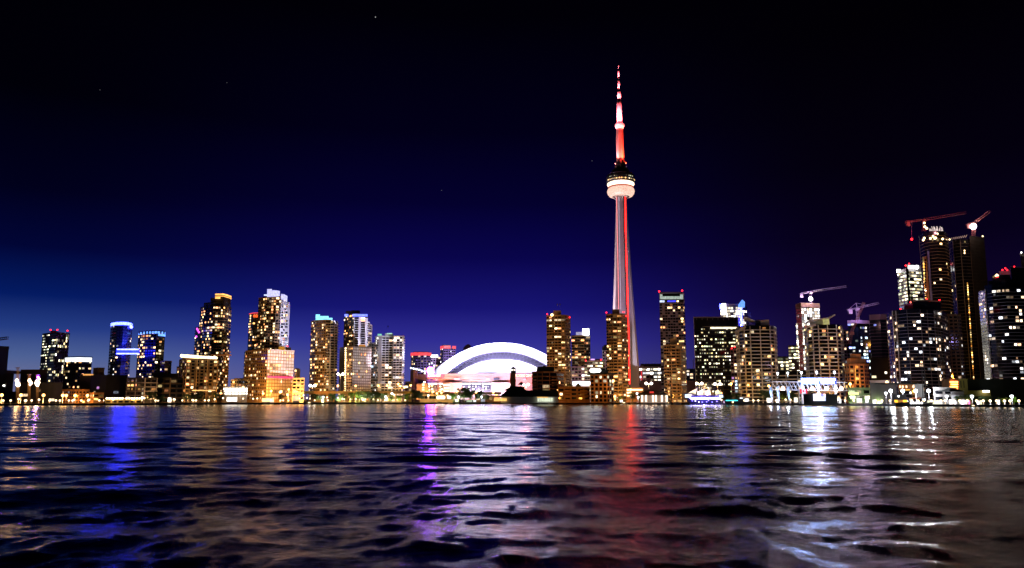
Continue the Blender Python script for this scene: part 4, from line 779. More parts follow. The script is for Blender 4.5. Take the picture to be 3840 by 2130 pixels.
def near_name(px):
    names = [(120, 'the far left shore'), (340, 'the orange shore apartments'), (540, 'the long yellow shed'), (700, 'the lawn in front of the terrace blocks'), (860, 'the dark trees by the crown lit block'), (1000, 'the white parking deck'),
             (1130, 'the pink and orange block'), (1270, 'the teal crowned tower'), (1400, 'the blue banded tower'), (1540, 'the white twin slab tower'), (1700, 'the left stadium wall'), (1860, 'the middle of the stadium'), (2000, 'the brick chimney tower'),
             (2120, 'the black hipped terminal roof'), (2270, 'the brown low houses'), (2400, 'the foot of the spire tower'), (2520, 'the market pavilion'), (2740, 'the sailing ship'), (2960, 'the left harbour tower'), (3170, 'the big screen stage'),
             (3330, 'the lime lit canopy'), (3440, 'the yellow lit ferry'), (3600, 'the round tower'), (3720, 'the oblong wall sign'), (9999, 'the right edge of the picture')]
    return next(n_ for a, n_ in names if px < a)
seen = {}
ORD = ['first', 'second', 'third', 'fourth', 'fifth', 'sixth', 'seventh', 'eighth', 'ninth', 'tenth', 'eleventh', 'twelfth']
def uniq(base, px):
    k = (base, near_name(px)); seen[k] = seen.get(k, 0) + 1
    return f'{ORD[min(11, seen[k] - 1)]} {base} by {k[1]}'

# ------------------------------------------------------------ stadium
S = thing('stadium', 'domed stadium with a huge white floodlit arched roof over orange and pink walls', 'stadium', (W(1880, 1480, 1060).x, 1060, GZ))
STW = pmat('stadium_precast', (.16, .125, .125), .8, .08, .06)
ROOFW = pmat('white_roof_membrane', (.80, .80, .84), .6, .04, .03)
def loft(name, rowsv, mat, parent, smooth=True, lab=None):
    mb = MB(); nn = len(rowsv[0]); mb.v = [tuple(v) for r in rowsv for v in r]
    for i in range(len(rowsv) - 1):
        for j in range(nn - 1): mb.f.append((i * nn + j, i * nn + j + 1, (i + 1) * nn + j + 1, (i + 1) * nn + j))
    return mb.obj(name, mat, parent, smooth, lab)
def sarc(pxl, pxr, pyb, pyt, Y, n=40, pw=1.0):
    out = []
    for i in range(n + 1):
        s = -1 + 2 * i / n; h = (1 - abs(s) ** 2.15) ** pw
        out.append(W((pxl + pxr) / 2 + (pxr - pxl) / 2 * s, pyb + (pyt - pyb) * h, Y))
    return out
main = rpoly(S, 'wall', [(1540, 1062), (1552, 1046), (1568, 1040), (1602, 1018), (1668, 1008), (1900, 1000), (2000, 1006), (2110, 1040), (2170, 1080)], 1400, 1500, STW, 90)
rpoly(S, 'wall_turret', [(1539, 1060), (1550, 1044), (1566, 1038)], 1388, 1470, STW, 14); rpoly(S, 'wall_turret', [(1560, 1046), (1603, 1026)], 1403, 1410, PURPM, 4)
for i in range(16): MB().ball(W(1541 + i * 3.5, 1380 + i * .75 + (2 if i > 11 else 0), 1048), 1.0, 6, 4).obj('rim_light', LBLU if i % 3 else WHTE, S)
# roof shells
A1 = sarc(1614, 2146, 1404, 1285, 1086); A1m = sarc(1628, 2136, 1405, 1292, 1070); A2 = sarc(1644, 2122, 1407, 1303, 1058); A3 = sarc(1665, 2100, 1408, 1316, 1052)
A0 = sarc(1600, 2160, 1404, 1296, 1170); A00 = sarc(1610, 2150, 1440, 1330, 1240)
loft('roof_shell', [A00, A0, A1], ROOFW, S, lab='white outer arch of the roof'); loft('roof_shell', [A1, A1m, A2, A3], ROOFW, S)
A3b = sarc(1668, 2098, 1408, 1318.5, 1052.2); loft('roof_edge', [A3, A3b], pmat('roof_edge_grey', (.06, .06, .09), spec=.1), S)
# recessed truss band
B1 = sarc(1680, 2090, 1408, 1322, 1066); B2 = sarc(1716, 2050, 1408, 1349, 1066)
loft('truss_backing', [B1, B2], pmat('shaded_backing', (.002, .0016, .006), .8, .1, .1, spec=.05), S)  # near-black colour stands for shade in the recess behind the truss
tr = MB(); C1 = sarc(1676, 2092, 1408, 1321, 1054, 56); C2 = sarc(1706, 2062, 1408, 1343, 1054, 56)
for i in range(56):
    tr.tube(C1[i], C1[i + 1], .5, k=5); tr.tube(C2[i], C2[i + 1], .5, k=5); tr.tube(C1[i] if i % 2 else C2[i], C2[i + 1] if i % 2 else C1[i + 1], .28, k=4)
    tr.tube(C1[i], C2[i], .2, k=4)
tr.obj('arch_truss', pmat('grey_violet_truss', (.030, .028, .045), .7, .1, .3, spec=.1), S, lab='pale steel arch truss')
# front quarter dome
rowsf = []
for t in (0, .2, .4, .6, .8, 1.0):
    a = t * math.pi / 2; r_ = []
    top = sarc(1712, 2056, 1404, 1347, 1064)
    for i, p in enumerate(top):
        s = -1 + 2 * i / 40; yb = 1006 + 46 * s * s
        zb = W(1880, 1401.5, 1003).z; r_.append(Vector((p.x, p.y + (yb - p.y) * math.sin(a) , zb + (p.z - zb) * math.cos(a) if p.z > zb else zb)))
    rowsf.append(r_)
loft('roof_shell', rowsf, ROOFW, S, lab='lower white dome at the front of the roof')
rpoly(S, 'rim_rail', [(1666, 1006), (1900, 998), (2000, 1004), (2108, 1038)], 1399.3, 1401.3, pmat('roof_edge_grey', (.4, .4, .5)), 2)
# wall relief
for px in (1667, 1698, 1731, 1766, 1803, 1838, 1880):
    Y = 1008 - (px - 1668) / 232 * 8 - .4; rbox(S, 'panel_joint', px, px + .7, 1402, Y, .5, 1434, pmat('joint_grey', (.2, .16, .16)))
rbox(S, 'ledge', 1605, 1666, 1420, 1006, 3, 1421.4, STW); rpoly(S, 'ledge', [(1668, 1006.6), (1900, 998.6)], 1411, 1413, STW, 2); rpoly(S, 'ledge', [(1668, 1006.6), (1900, 998.6)], 1424, 1425, STW, 2)
rpoly(S, 'podium', [(1563, 1012), (1604, 1006)], 1438, 1500, STW, 20); rpoly(S, 'podium', [(1661, 996), (1732, 992)], 1434.5, 1500, STW, 20); rpoly(S, 'podium', [(1842, 990), (1915, 990)], 1434, 1500, STW, 20)
for x0, x1, y0, y1, mt in ((1704, 1723, 1418, 1424.5, PURPM), (1634, 1640, 1422, 1427, PURPM), (1851, 1873, 1417, 1424, GLASSB), (1824, 1835, 1419, 1424, PURPM), (1963, 1972, 1420, 1425, PURPM)):
    rbox(S, 'vent_panel', x0, x1, y0, 998.5 + abs(1860 - x0) * .04 - 2, 1, y1, mt)
for x0, x1 in ((1605, 1640), (1645, 1660), (1733, 1766), (1769, 1803), (1807, 1840)):
    w = rbox(S, 'window', x0, x1, 1435, 999, 1, 1470, GLASSB, lab='tall dark lobby window')
    rbox(w, 'lit_ceiling', x0 + .5, x1 - .5, 1436.5, 998.2, .6, 1441.5, emat('lobby_light', (.85, .9, 1), 2.6))
    for r_ in (1448, 1458):
        for k in range(3):
            if R.random() < .8: q = x0 + 3 + k * (x1 - x0 - 6) / 2.6; rbox(w, 'lobby_lamp', q, q + R.uniform(2, 6), r_ + R.uniform(-2, 2), 998, .5, r_ + 3.5, WM['bright'])
for x0, x1, y in ((1662, 1686, 1441), (1666, 1684, 1453), (1664, 1682, 1463), (1583, 1592, 1442), (1583, 1592, 1452), (1583, 1592, 1460), (1889, 1914, 1440), (1890, 1912, 1451)):
    rbox(S, 'lit_slot', x0, x1, y, 989 if x0 > 1600 else 1005, .6, y + 3.6, emat('slot_light', (1, .85, .62), 3.2))
SGN = emat('sign_letters', (1, .72, .45), 2.6); SGR = emat('sign_red_glow', (1, .06, .10), .75)
def text_mesh(txt, mat, size_h, width, extr=.25):
    c = bpy.data.curves.new('letters', 'FONT'); c.body = txt; c.extrude = extr; c.align_x = 'CENTER'; c.offset = .015; c.size = 1
    o = bpy.data.objects.new('letters', c); COL.objects.link(o); bpy.context.view_layer.update()
    me = bpy.data.meshes.new_from_object(o); bpy.data.objects.remove(o); bpy.data.curves.remove(c)
    co = np.zeros(len(me.vertices) * 3); me.vertices.foreach_get('co', co); co = co.reshape(-1, 3)
    mn, mx = co.min(0), co.max(0); co[:, 0] = (co[:, 0] - (mn[0] + mx[0]) / 2) * width / (mx[0] - mn[0]); co[:, 1] = (co[:, 1] - mn[1]) * size_h / (mx[1] - mn[1])
    me.vertices.foreach_set('co', co.ravel()); me.materials.clear(); me.materials.append(mat); return me
def put_text(parent, name, txt, px, py_bot, Y, hpx, wpx, mat, rz=0, lab=None):
    k = Y / F; me = text_mesh(txt, mat, hpx * k, wpx * k); o = bpy.data.objects.new(name, me)
    o.matrix_basis = Matrix.Translation(W(px, py_bot, Y)) @ Matrix.Rotation(rz, 4, 'Z') @ Matrix.Rotation(math.pi / 2, 4, 'X'); link_child(o, parent)
    if lab: o['label'] = lab
    return o
sp_ = rpoly(S, 'sign_panel', [(1601, 1016.5), (1666, 1006.3)], 1402.5, 1415, SGR, 1.2); put_text(sp_, 'sign_lettering', 'ROGERS CENTRE', 1634, 1413.6, 1009.6, 9.6, 61, SGN, -.16)
sp_ = rpoly(S, 'sign_panel', [(1934, 1000), (2005, 1004.6)], 1401.5, 1415, SGR, 1.2); put_text(sp_, 'sign_lettering', 'ROGERS CENTRE', 1970, 1413, 1000.6, 9.6, 72, SGN, .06)
MB().ball(W(1614, 1390, 1010), 4.6).obj('violet_floodlight', VIO, S, True); MB().ball(W(1621, 1396, 1008), 2.2).obj('violet_floodlight', emat('white_violet_lamp', (.75, .65, 1), 14), S, True)
# roof floodlights added on nearby rooftops to whiten the stadium roof
def flood(px, Y, z, tgt, col, pw, ang=60, label='', h=None):
    x = WX(px, Y, z); t = thing('floodlight_mast', label, 'floodlight', (x, Y, GZ))
    MB().tube((x, Y, GZ), (x, Y, z), .25, .16).obj('pole', STEEL, t); MB().box(x - .9, x + .9, Y - .25, Y + .25, z - .3, z + .5).obj('lamp_head', DARKM, t)
    slight('floodlight_beam', (x, Y + .5, z + 1.0), tgt, col, pw, ang, .8, parent=t)
cx = W(1880, 1480, 1060).x
dome = lambda dx, z: (cx + dx, 1062, z)
for (px, Y, z, dx, zz, pw, an) in ((1455, 894, 84, -44, 64, 9e6, 34), (1455, 894, 84, -8, 72, 6e6, 26), (2090, 858, 104, 8, 74, 9e6, 22), (2100, 858, 104, 44, 66, 9e6, 24), (2041, 752, 38, -4, 62, 6e6, 13), (2046, 752, 38, 30, 58, 4e6, 12), (1924, 712, 40, -30, 60, 7e6, 10)):
    x = WX(px, Y, z); t = thing('added_floodlight', uniq('added rooftop floodlight aimed at the white stadium roof', px), 'floodlight', (x, Y, z))
    t['group'] = 'added rooftop floodlights'
    MB().box(x - .8, x + .8, Y - .3, Y + .3, z - .4, z + .4).obj('lamp_head', DARKM, t); MB().tube((x, Y, z - 3), (x, Y, z - .4), .15).obj('pole', STEEL, t)
    slight('floodlight_beam', (x, Y + .6, z + .2), dome(dx, zz), (.76, .71, 1), pw * 2.6, an, .8, 1, parent=t)
slight('truss_uplight', (cx, 1058, 41), (cx, 1067, 70), (.6, .6, 1), 60000, 140, .6, parent=S)
for px in (1575, 1625, 1700): p = W(px, 1474, 955); slight('plaza_lamp', p, (p.x, p.y + 45, 24), (1, .36, .08), 300000, 120, .6, .7, parent=S)
for px in (1730, 1790, 1850, 1900): p = W(px, 1474, 950); slight('plaza_lamp', p, (p.x, p.y + 48, 26), (.88, .66, .86), 360000, 120, .6, .7, parent=S)
plight('sign_glow', W(1634, 1420, 1002), (1, .15, .2), 9000, .6, S); plight('sign_glow', W(1970, 1424, 994), (1, .10, .10), 26000, .6, S); slight('plaza_lamp', W(1985, 1465, 955), W(1985, 1425, 1004), (1, .22, .12), 300000, 120, .6, .7, parent=S)
slight('violet_beam', W(1608, 1390, 1012), W(1570, 1400, 1050), (.3, .1, 1), 120000, 120, 1, parent=S)
# floodlights added to throw white spill on the towers to the left
def flood(px, Y, z, label, beams):
    x = WX(px, Y, z); t = thing('floodlight_mast', label, 'floodlight', (x, Y, GZ))
    MB().tube((x, Y, GZ), (x, Y, z), .25, .16).obj('pole', STEEL, t); MB().box(x - .9, x + .9, Y - .25, Y + .25, z - .5, z + .5).obj('lamp_head', WHTE, t)
    for tgt, col, pw, ang in beams: slight('floodlight_beam', (x, Y - .8, z + .2), tgt, col, pw, ang, .8, .7, parent=t)
flood(1592, 850, 22, 'added slim floodlight mast between the white twin slab tower and the stadium', (
    (W(1470, 1340, 900), (.66, .68, 1), 1.3e5, 70), (W(1500, 1300, 900), (.66, .70, 1), 0.9e5, 40), (W(1350, 1240, 900), (.66, .66, 1), 6.5e5, 30), (W(1255, 1290, 892), (.80, .72, .95), 7e5, 26), (W(1370, 1350, 858), (.85, .78, 1), 0.8e5, 60)))
x_ = WX(1310, 846, 70); t = thing('added_floodlight', 'added floodlight on the roof of the slab block with the gleaming grid', 'floodlight', (x_, 852, 68)); MB().box(x_ - .6, x_ + .6, 851.7, 852.3, 69.2, 70).obj('lamp_head', DARKM, t); MB().tube((x_, 852, 66), (x_, 852, 69.3), .12).obj('pole', STEEL, t)  # lamp added to brighten the right side of the tallest left tower
slight('floodlight_beam', (x_ - .8, 852, 69.8), W(1068, 1220, 886), (.66, .66, 1), 4.2e5, 40, .6, .8, parent=t)
flood(1470, 760, 10, 'added slim floodlight mast among the lawn trees by the blue banded tower', (
    (W(1375, 1350, 860), (.9, .84, 1), 3.2e5, 30), (W(1060, 1350, 840), (1, .80, .84), 2.2e6, 22)))  # mast added to whiten the two window grid blocks

# ------------------------------------------------------------ spire tower
YT = 1270
tx = W(2319, 237, YT).x
def tz(py): return W(2330, py, YT).z
K = YT / F
CT = thing('communications_tower', 'very tall concrete spire tower lit red with a glowing ring shaped pod', 'tower', (tx, YT, GZ))
TCON = pmat('tower_concrete', (.42, .37, .34), .85, .08, .08)
LED = emat('red_led_strip', (1, .006, .005), 18)
HT = tz(737)
def legr(t):  # outer radius of a leg along the height 0..1
    return float(np.interp(t, [0, .06, .17, .38, .6, .84, 1], [28, 26.3, 23, 18.8, 14.4, 10.6, 8.4]))
zs = [GZ + (HT + 4 - GZ) * i / 28 for i in range(29)]
core = MB(); m6 = []
for z in zs:
    t = (z - GZ) / (HT - GZ); r_ = 6.6 + 4.2 * (1 - t)
    for i in range(6): a = math.pi / 6 + math.pi / 3 * i + math.pi / 6; m6.append((tx + r_ * math.cos(a), YT + r_ * math.sin(a), z))
core.v = m6
for a in range(28):
    for i in range(6): j = (i + 1) % 6; core.f.append((a * 6 + i, a * 6 + j, a * 6 + 6 + j, a * 6 + 6 + i))
core.obj('shaft_core', TCON, CT)
for la in (-150, -30, 90):
    d = Vector((math.cos(math.radians(la)), math.sin(math.radians(la)), 0)); u = Vector((-d.y, d.x, 0)); mb = MB()
    for z in zs:
        t = min(1, (z - GZ) / (HT - GZ)); r_ = legr(t); w1 = 1.9 + 1.6 * (1 - t); w0 = 3.6 + 2.4 * (1 - t)
        for rr_, ww_ in ((2.0, -w0), (r_, -w1), (r_, w1), (2.0, w0)): p = Vector((tx, YT, z)) + d * rr_ + u * ww_; mb.v.append(tuple(p))
    for a in range(28):
        for i in range(4): j = (i + 1) % 4; mb.f.append((a * 4 + i, a * 4 + j, a * 4 + 4 + j, a * 4 + 4 + i))
    mb.f.append((3, 2, 1, 0)); mb.obj('leg', TCON, CT)
# lift shafts with red light strips, placed where the photo shows them
def strip(name, rows_, w, dy, mat):
    mb = MB()
    for (x0, y0), (x1, y1) in zip(rows_[:-1], rows_[1:]):
        a = W(x0, y0, YT + dy); b_ = W(x1, y1, YT + dy)
        mb.frame_box((a + b_) / 2, (w / 2, 0, 0), (0, .5 if mat == DARKM else .06, 0), (b_ - a) / 2)
    return mb.obj(name, mat, CT)
strip('lift_shaft_light', [(2344.5, 738), (2346, 860), (2350, 1000), (2354.5, 1160), (2358, 1300), (2361, 1440)], 1.25, -17.0, LED)
strip('light_channel', [(2344.6, 738), (2346.1, 860), (2350.1, 1000), (2354.6, 1160), (2358.1, 1300), (2361.1, 1440)], 2.3, -16.3, DARKM)
strip('lift_shaft_light', [(2312.5, 738), (2314.5, 860), (2317.5, 1000), (2320, 1160)], 1.3, -16, emat('faint_red_led', (1, .25, .28), 1.3))
strip('lift_shaft', [(2341.3, 738), (2342.5, 860), (2346.5, 1000), (2351, 1160), (2355.5, 1330), (2359, 1452)], 2.6, -13, DARKM)
strip('corner_light', [(2320.5, 738), (2322.5, 860), (2325, 1000), (2327.5, 1160)], .7, -15, emat('white_edge_light', (.85, .75, 1), .7))
# pod
def ring(name, prof, mat, lab=None, k=48): return MB().lathe((tx, YT, 0), [(r_, tz(py)) for r_, py in prof], k).obj(name, mat, CT, True, lab)
PODW = emat('radome_glow', (1, .60, .46), 1.1); PODR = emat('pod_red_ring', (1, .14, .07), .45); PODY = emat('pod_ring_light', (1, .72, .5), 3.0)
ring('radome', [(8 / 1, 737), (13.5, 738), (18, 736), (20.8, 728), (21.8, 719), (21, 711), (19, 706), (15, 705)], PODW, 'white glowing ring shaped radome')
ring('radome_underside', [(5, 731), (12.6, 737.6), (13.6, 738.6), (12.6, 739.2), (5, 734)], DARKM)
ring('pod_deck', [(14, 707), (19.8, 705), (20.3, 702), (18, 700)], PODR)
ring('pod_light_ring', [(14, 703), (19.8, 699.5), (21.4, 694), (21.2, 689), (19.6, 686.5), (14, 686)], PODY, 'glowing orange white ring')
POD = ring('pod_body', [(14, 687), (21.6, 686.5), (22.4, 678), (22.5, 668), (21.9, 660), (19.6, 655.5), (14.4, 653)], DARKM, 'dark restaurant storeys')
ring('pod_cap', [(14.4, 654), (14.2, 643), (12.6, 637), (8, 635.5)], ROOFD)
ring('pod_rim', [(20.4, 657.5), (20.9, 656.6), (20.4, 655.7)], PURPM)
for i in range(30):
    a = math.radians(-160 + i * 140 / 29 + R.uniform(-1.5, 1.5)); r_ = 22.6
    if R.random() < .86:
        z = tz(679.5 + .4 * (i % 2)); MB().box(-.55, .55, -.1, .1, -.75, .75)
        mb = MB().frame_box((tx + r_ * math.cos(a), YT + r_ * math.sin(a), z), (-math.sin(a) * R.uniform(.4, .9), math.cos(a) * .6, 0), (.1 * math.cos(a), .1 * math.sin(a), 0), (0, 0, R.uniform(.6, .95))); mb.obj('window', WM['warm'], POD)
    if R.random() < .3: MB().ball((tx + 22.7 * math.cos(a), YT + 22.7 * math.sin(a), tz(670)), .65, 6, 4).obj('window', WM['office'], POD)
for i in range(12):
    a = 2 * math.pi * i / 12 + .1; MB().tube((tx + 7 * math.cos(a), YT + 7 * math.sin(a), tz(752)), (tx + 13 * math.cos(a), YT + 13 * math.sin(a), tz(738)), .45, k=5).obj('strut', TCON, CT)
# upper shaft and mast
def hexs(name, prof, mat, n=6, lab=None, rot=0):
    mb = MB(); 
    for r_, py in prof:
        for i in range(n): a = rot + 2 * math.pi * i / n; mb.v.append((tx + r_ * math.cos(a), YT + r_ * math.sin(a), tz(py)))
    for a in range(len(prof) - 1):
        for i in range(n): j = (i + 1) % n; mb.f.append((a * n + i, a * n + j, a * n + n + j, a * n + n + i))
    mb.f.append(tuple(range(n))[::-1]); mb.f.append(tuple(range((len(prof) - 1) * n, len(prof) * n))); return mb.obj(name, mat, CT, lab=lab)
RCON = pmat('upper_shaft_concrete', (.55, .50, .48), .8, .08, .12)
hexs('upper_shaft', [(6.5, 640), (6.2, 600), (5.7, 482)], RCON, lab='upper shaft bathed in red light')
hexs('shaft_base', [(7.5, 640), (8.4, 620), (7.0, 600), (6.2, 599)], DARKM, rot=.5)
for sx in (-1, 1): MB().box(tx + sx * 8.4 - 1.3, tx + sx * 8.4 + 1.3, YT - 5, YT - 2, tz(637), tz(626)).obj('equipment_box', RCON, CT); MB().box(tx + sx * 8.2 - .8, tx + sx * 8.2 + .8, YT - 4.5, YT - 3, tz(618), tz(613)).obj('equipment_box', RCON, CT)
ring('sky_pod', [(5.5, 484), (6.2, 482), (7.3, 477), (7.6, 471), (7.4, 467), (6.2, 463.5), (5.4, 463)], RCON, 'small upper observation pod', 24)
ring('sky_pod_windows', [(7.62, 473.4), (7.72, 471.8), (7.62, 470.4)], emat('sky_pod_windows', (1, .35, .3), .9), None, 24); ring('sky_pod_cap', [(5.4, 463.5), (5.6, 460), (4.6, 458), (4.0, 457)], RCON, None, 24)
ANT = pmat('antenna_white', (.75, .72, .72), .5, .04, .2)
for r0_, r1_, y0, y1 in ((4.3, 4.0, 457, 377), (2.9, 2.8, 371.5, 340), (1.75, 1.6, 333.5, 297), (1.35, 1.25, 289, 260), (.6, .35, 259, 238)): ring('antenna_section', [(r0_, y0), (r1_, y1)], ANT, None, 12)
for r_, y0, y1 in ((3.2, 377.5, 371), (2.0, 340.5, 333), (1.3, 297.5, 288.5)): ring('antenna_collar', [(r_, y0), (r_, y1)], DARKM, None, 12)
RED = (1, .03, .018); PKR = (1, .22, .22)
for a, pw, c in ((-150, 6e5, PKR), (-90, 1.3e6, RED), (-35, 1.4e6, (1, .04, .012))):
    ca, sa = math.cos(math.radians(a)), math.sin(math.radians(a))
    slight('mast_uplight', (tx + 13.5 * ca, YT + 13.5 * sa, tz(638)), (tx, YT, tz(520)), c, pw, 30, .5, parent=CT)
    slight('mast_uplight', (tx + 10 * ca, YT + 10 * sa, tz(600)), (tx, YT, tz(560)), c, pw * .02, 60, .5, parent=CT)
    slight('mast_uplight', (tx + 12 * ca, YT + 12 * sa, tz(486)), (tx, YT, tz(466)), (1, .16, .12), 18000, 80, .4, parent=CT)
for a in (-130, -50):
    ca, sa = math.cos(math.radians(a)), math.sin(math.radians(a)); cc = (1, .09, .07) if a == -50 else (1, .16, .2)
    slight('antenna_uplight', (tx + 9 * ca, YT + 9 * sa, tz(458)), (tx, YT, tz(415)), cc, 65000, 36, .3, parent=CT)
    slight('antenna_uplight', (tx + 8 * ca, YT + 8 * sa, tz(455)), (tx, YT, tz(390)), cc, 55000, 16, .3, parent=CT)
    for y0, y1, pw in ((374, 356, 9000), (336.5, 318, 8000), (293, 276, 7000)): slight('antenna_uplight', (tx + 5 * ca, YT + 5 * sa, tz(y0)), (tx + 0, YT, tz(y1)), cc, pw * .7, 60, .25, parent=CT)
slight('shaft_wash', (tx - 78, YT - 12, 12), (tx - 8, YT, 210), (.95, .76, .92), 6.5e6, 50, 1.2, .8, parent=CT)
slight('shaft_wash', (tx - 78, YT - 12, 12), (tx - 10, YT, 90), (.90, .72, .95), 1.3e6, 60, 1.2, .8, parent=CT)
slight('shaft_wash', (tx + 10, YT - 190, 14), (tx, YT, 210), (.72, .52, .90), 1.5e6, 34, 1.2, parent=CT)
slight('shaft_wash', (tx + 120, YT - 190, 8), (tx + 14, YT, 60), (1, .56, .34), 0.8e6, 46, 1.2, 1, parent=CT)
slight('antenna_wash', (tx + 40, YT - 100, tz(690)), (tx, YT, tz(360)), (1, .10, .12), 1.2e7, 24, 1, parent=CT)  # unseen mid-air spots added to redden the antenna evenly
slight('antenna_wash', (tx - 70, YT - 70, tz(690)), (tx, YT, tz(360)), (1, .13, .17), 1.5e7, 26, 1, parent=CT)

# ------------------------------------------------------------ cranes
def crane(label, base, top, jib0, jib1, Y, col, light=None, w=2.4, apex=None, em=None, cw=True):
    mt = col; t = thing('tower_crane', label, 'crane', W(base[0], base[1], Y))
    bt_ = W(*base, Y); tp = W(*top, Y); j0 = W(*jib0, Y); j1 = W(*jib1, Y - 10)
    MB().beam(bt_, tp, w, .14).obj('mast', mt, t)
    MB().beam(tp, j1, w * .8, .11).obj('jib', mt, t); MB().beam(tp, j0, w * .6, .14).obj('counter_jib', mt, t)
    MB().box(tp.x - 1.6, tp.x + 1.6, Y - 2, Y + 1, tp.z - 2.6, tp.z).obj('cab', mt, t)
    if cw: d = (j0 - tp).normalized(); q = j0 - d * 3; MB().box(q.x - 1.8, q.x + 1.8, Y - 1, Y + 1, q.z - 4.5, q.z).obj('counterweight', mt, t)
    if apex:
        ap = W(*apex, Y); mb = MB(); mb.tube(tp + (tp - ap) * .0, ap, .5, k=5); mb.tube(ap, tp + (j1 - tp) * .5, .2, k=4); mb.tube(ap, tp + (j0 - tp) * .9, .2, k=4); mb.obj('apex_frame', mt, t)
    if light:
        q = W(*light, Y - 3); MB().ball(q, light_r, 8, 6).obj('work_light', em or WHTE, t, True)
        plight('work_light_glow', q - Vector((0, 3, 0)), (1, .85, .75), 16000, 1, t)
    return t
CRM = pmat('pale_crane_steel', (.40, .30, .42), .5, .1, .3); CRR = pmat('red_crane_steel', (.30, .09, .10), .5, .1, .3)
light_r = 2.6
c1 = crane('mauve tower crane over the brilliantly lit unfinished tower', (3040, 1140), (3039, 1094), (2996, 1104), (3174, 1074), 948, CRM, (3040, 1121))
plight('jib_glow', W(3055, 1118, 930), (.75, .55, 1), 36000, 1, c1)
c2 = crane('mauve tower crane with a raised apex over the glass towers', (3222, 1240), (3214, 1155), (3177, 1163), (3296, 1136), 800, CRM, None, 2.0, (3210, 1136))
plight('jib_glow', W(3215, 1170, 780), (.75, .55, 1), 26000, 1, c2)
c3 = crane('luffing crane with a steep pinkish jib leaning in front of the mauve roofed tower', (3185, 1290), (3193, 1245), (3190, 1252), (3240, 1134), 770, pmat('pink_crane_steel', (.6, .3, .28), .5, .1, .3), None, 2.2, cw=False)
plight('jib_glow', W(3222, 1200, 740), (1, .5, .5), 5000, 1, c3)
c4 = crane('dim red tower crane on top of the tallest dark tower', (3466, 868), (3464, 824), (3394, 833), (3624, 797), 828, CRR, None, 2.6)
MB().ball(W(3466, 836, 820), 1.1).obj('work_light', YELE, c4, True); MB().ball(W(3468, 850, 820), 1.2).obj('work_light', YELE, c4, True); MB().ball(W(3475, 856, 820), 1.2).obj('work_light', YELE, c4, True)
plight('jib_glow', W(3475, 850, 805), (1, .35, .4), 7000, 1, c4); plight('jib_glow', W(3440, 840, 810), (1, .05, .15), 7000, 1, c4)
light_r = 3.2
c5 = crane('tower crane with a blinding work light above the lattice fronted dark tower', (3650, 888), (3652, 836), (3622, 844), (3714, 791), 846, CRR, (3650, 849), 2.6, em=emat('blinding_lamp', (1, .85, .75), 14))
plight('jib_glow', W(3656, 862, 826), (1, .55, .45), 9000, 1, c5)
c6 = thing('tower_crane', 'crane jib poking in at the left edge of the picture', 'crane', W(-60, 1297, 830)); MB().beam(W(-60, 1280, 830), W(30, 1267, 826), 2.2, .3).obj('jib', CRR, c6); MB().beam(W(-50, 1300, 830), W(-50, 1276, 830), 2.2, .3).obj('mast', CRR, c6)
MB().ball(W(3419, 897, 800), 1.1).obj('hook_light', RED_E, c4)
MB().tube(W(3419, 897, 818), W(3419, 829, 824), .1, k=4).obj('hoist_cable', STEEL, c4)

# ------------------------------------------------------------ glow from the streets: tall lamp columns between buildings
def lamp_mesh(kind):
    t = thing('street_lamp', 'x', 'street lamp', (0, 0, 0)); h = {'white': 7.5, 'orange': 12, 'globe': 4.5, 'twin': 24}[kind]
    MB().tube((0, 0, 0), (0, 0, h), .16 if h < 20 else .3, .1 if h < 20 else .18).obj('pole', STEEL, t)
    e = {'white': emat('white_lamp', (.85, .92, 1), 5), 'orange': emat('sodium_lamp', (1, .45, .12), 7), 'globe': emat('warm_globe', (1, .72, .42), 4), 'twin': emat('twin_lamp', (1, .9, .75), 16)}[kind]
    if kind == 'white': MB().lathe((0, 0, h), [(.2, -1.2), (.75, 0), (.95, .5), (.5, 1.0)], 10).obj('lamp_head', e, t, True)
    elif kind == 'orange': MB().ball((0, 0, h), 1.05, 9, 6).obj('lamp_head', e, t, True)
    elif kind == 'globe': MB().ball((0, 0, h), .7, 9, 6).obj('lamp_head', e, t, True)
    else:
        for s in (-1, 1): MB().tube((0, 0, h - .6), (2.4 * s, 0, h), .12, k=5).obj('arm', STEEL, t); MB().ball((2.4 * s, 0, h), 1.2, 9, 6).obj('lamp_head', e, t, True)
    return t
PROTO = {}
GRP = {'white': 'white lamps along the promenade', 'orange': 'orange sodium street lamps', 'globe': 'small warm globe lamps near the water', 'twin': 'tall twin headed lamps by the expressway'}
LN = []
def lamp(kind, px, py, Y, glow=None, gcol=None):
    h = {'white': 7.5, 'orange': 12, 'globe': 4.5, 'twin': 24}[kind]
    p = W(px, py, Y); s = max(.5, (p.z - GZ) / h); loc = (p.x, p.y, GZ)
    desc = {'white': 'white promenade lamp', 'orange': 'orange sodium lamp', 'globe': 'small warm globe lamp', 'twin': 'tall twin lamp'}[kind]
    if kind not in PROTO: PROTO[kind] = lamp_mesh(kind); t = PROTO[kind]; t.location = loc; t['label'] = uniq(desc, px)
    else: t = copy_tree(PROTO[kind], loc, uniq(desc, px))
    t['group'] = GRP[kind]; dz = h * (s - 1)
    for ch in t.children:
        if ch.name.startswith('pole'): ch.scale = (1, 1, s)
        else: ch.location = (0, 0, dz)
    if glow: GLOWS.append(((p.x, p.y - 1.6, p.z - .6), gcol or {'white': (.85, .9, 1), 'orange': ORG, 'globe': (1, .7, .4), 'twin': SOD}[kind], glow))
    return t
GLOWS = []
for k in range(58):
    px = 20 + k * 26.4 + R.uniform(-9, 9); lamp('globe', px, 1505 - .0025 * px + R.uniform(-11, 3.5), yshore(px) + R.uniform(10, 26), 1500 if k % 3 == 0 else None, SOD)
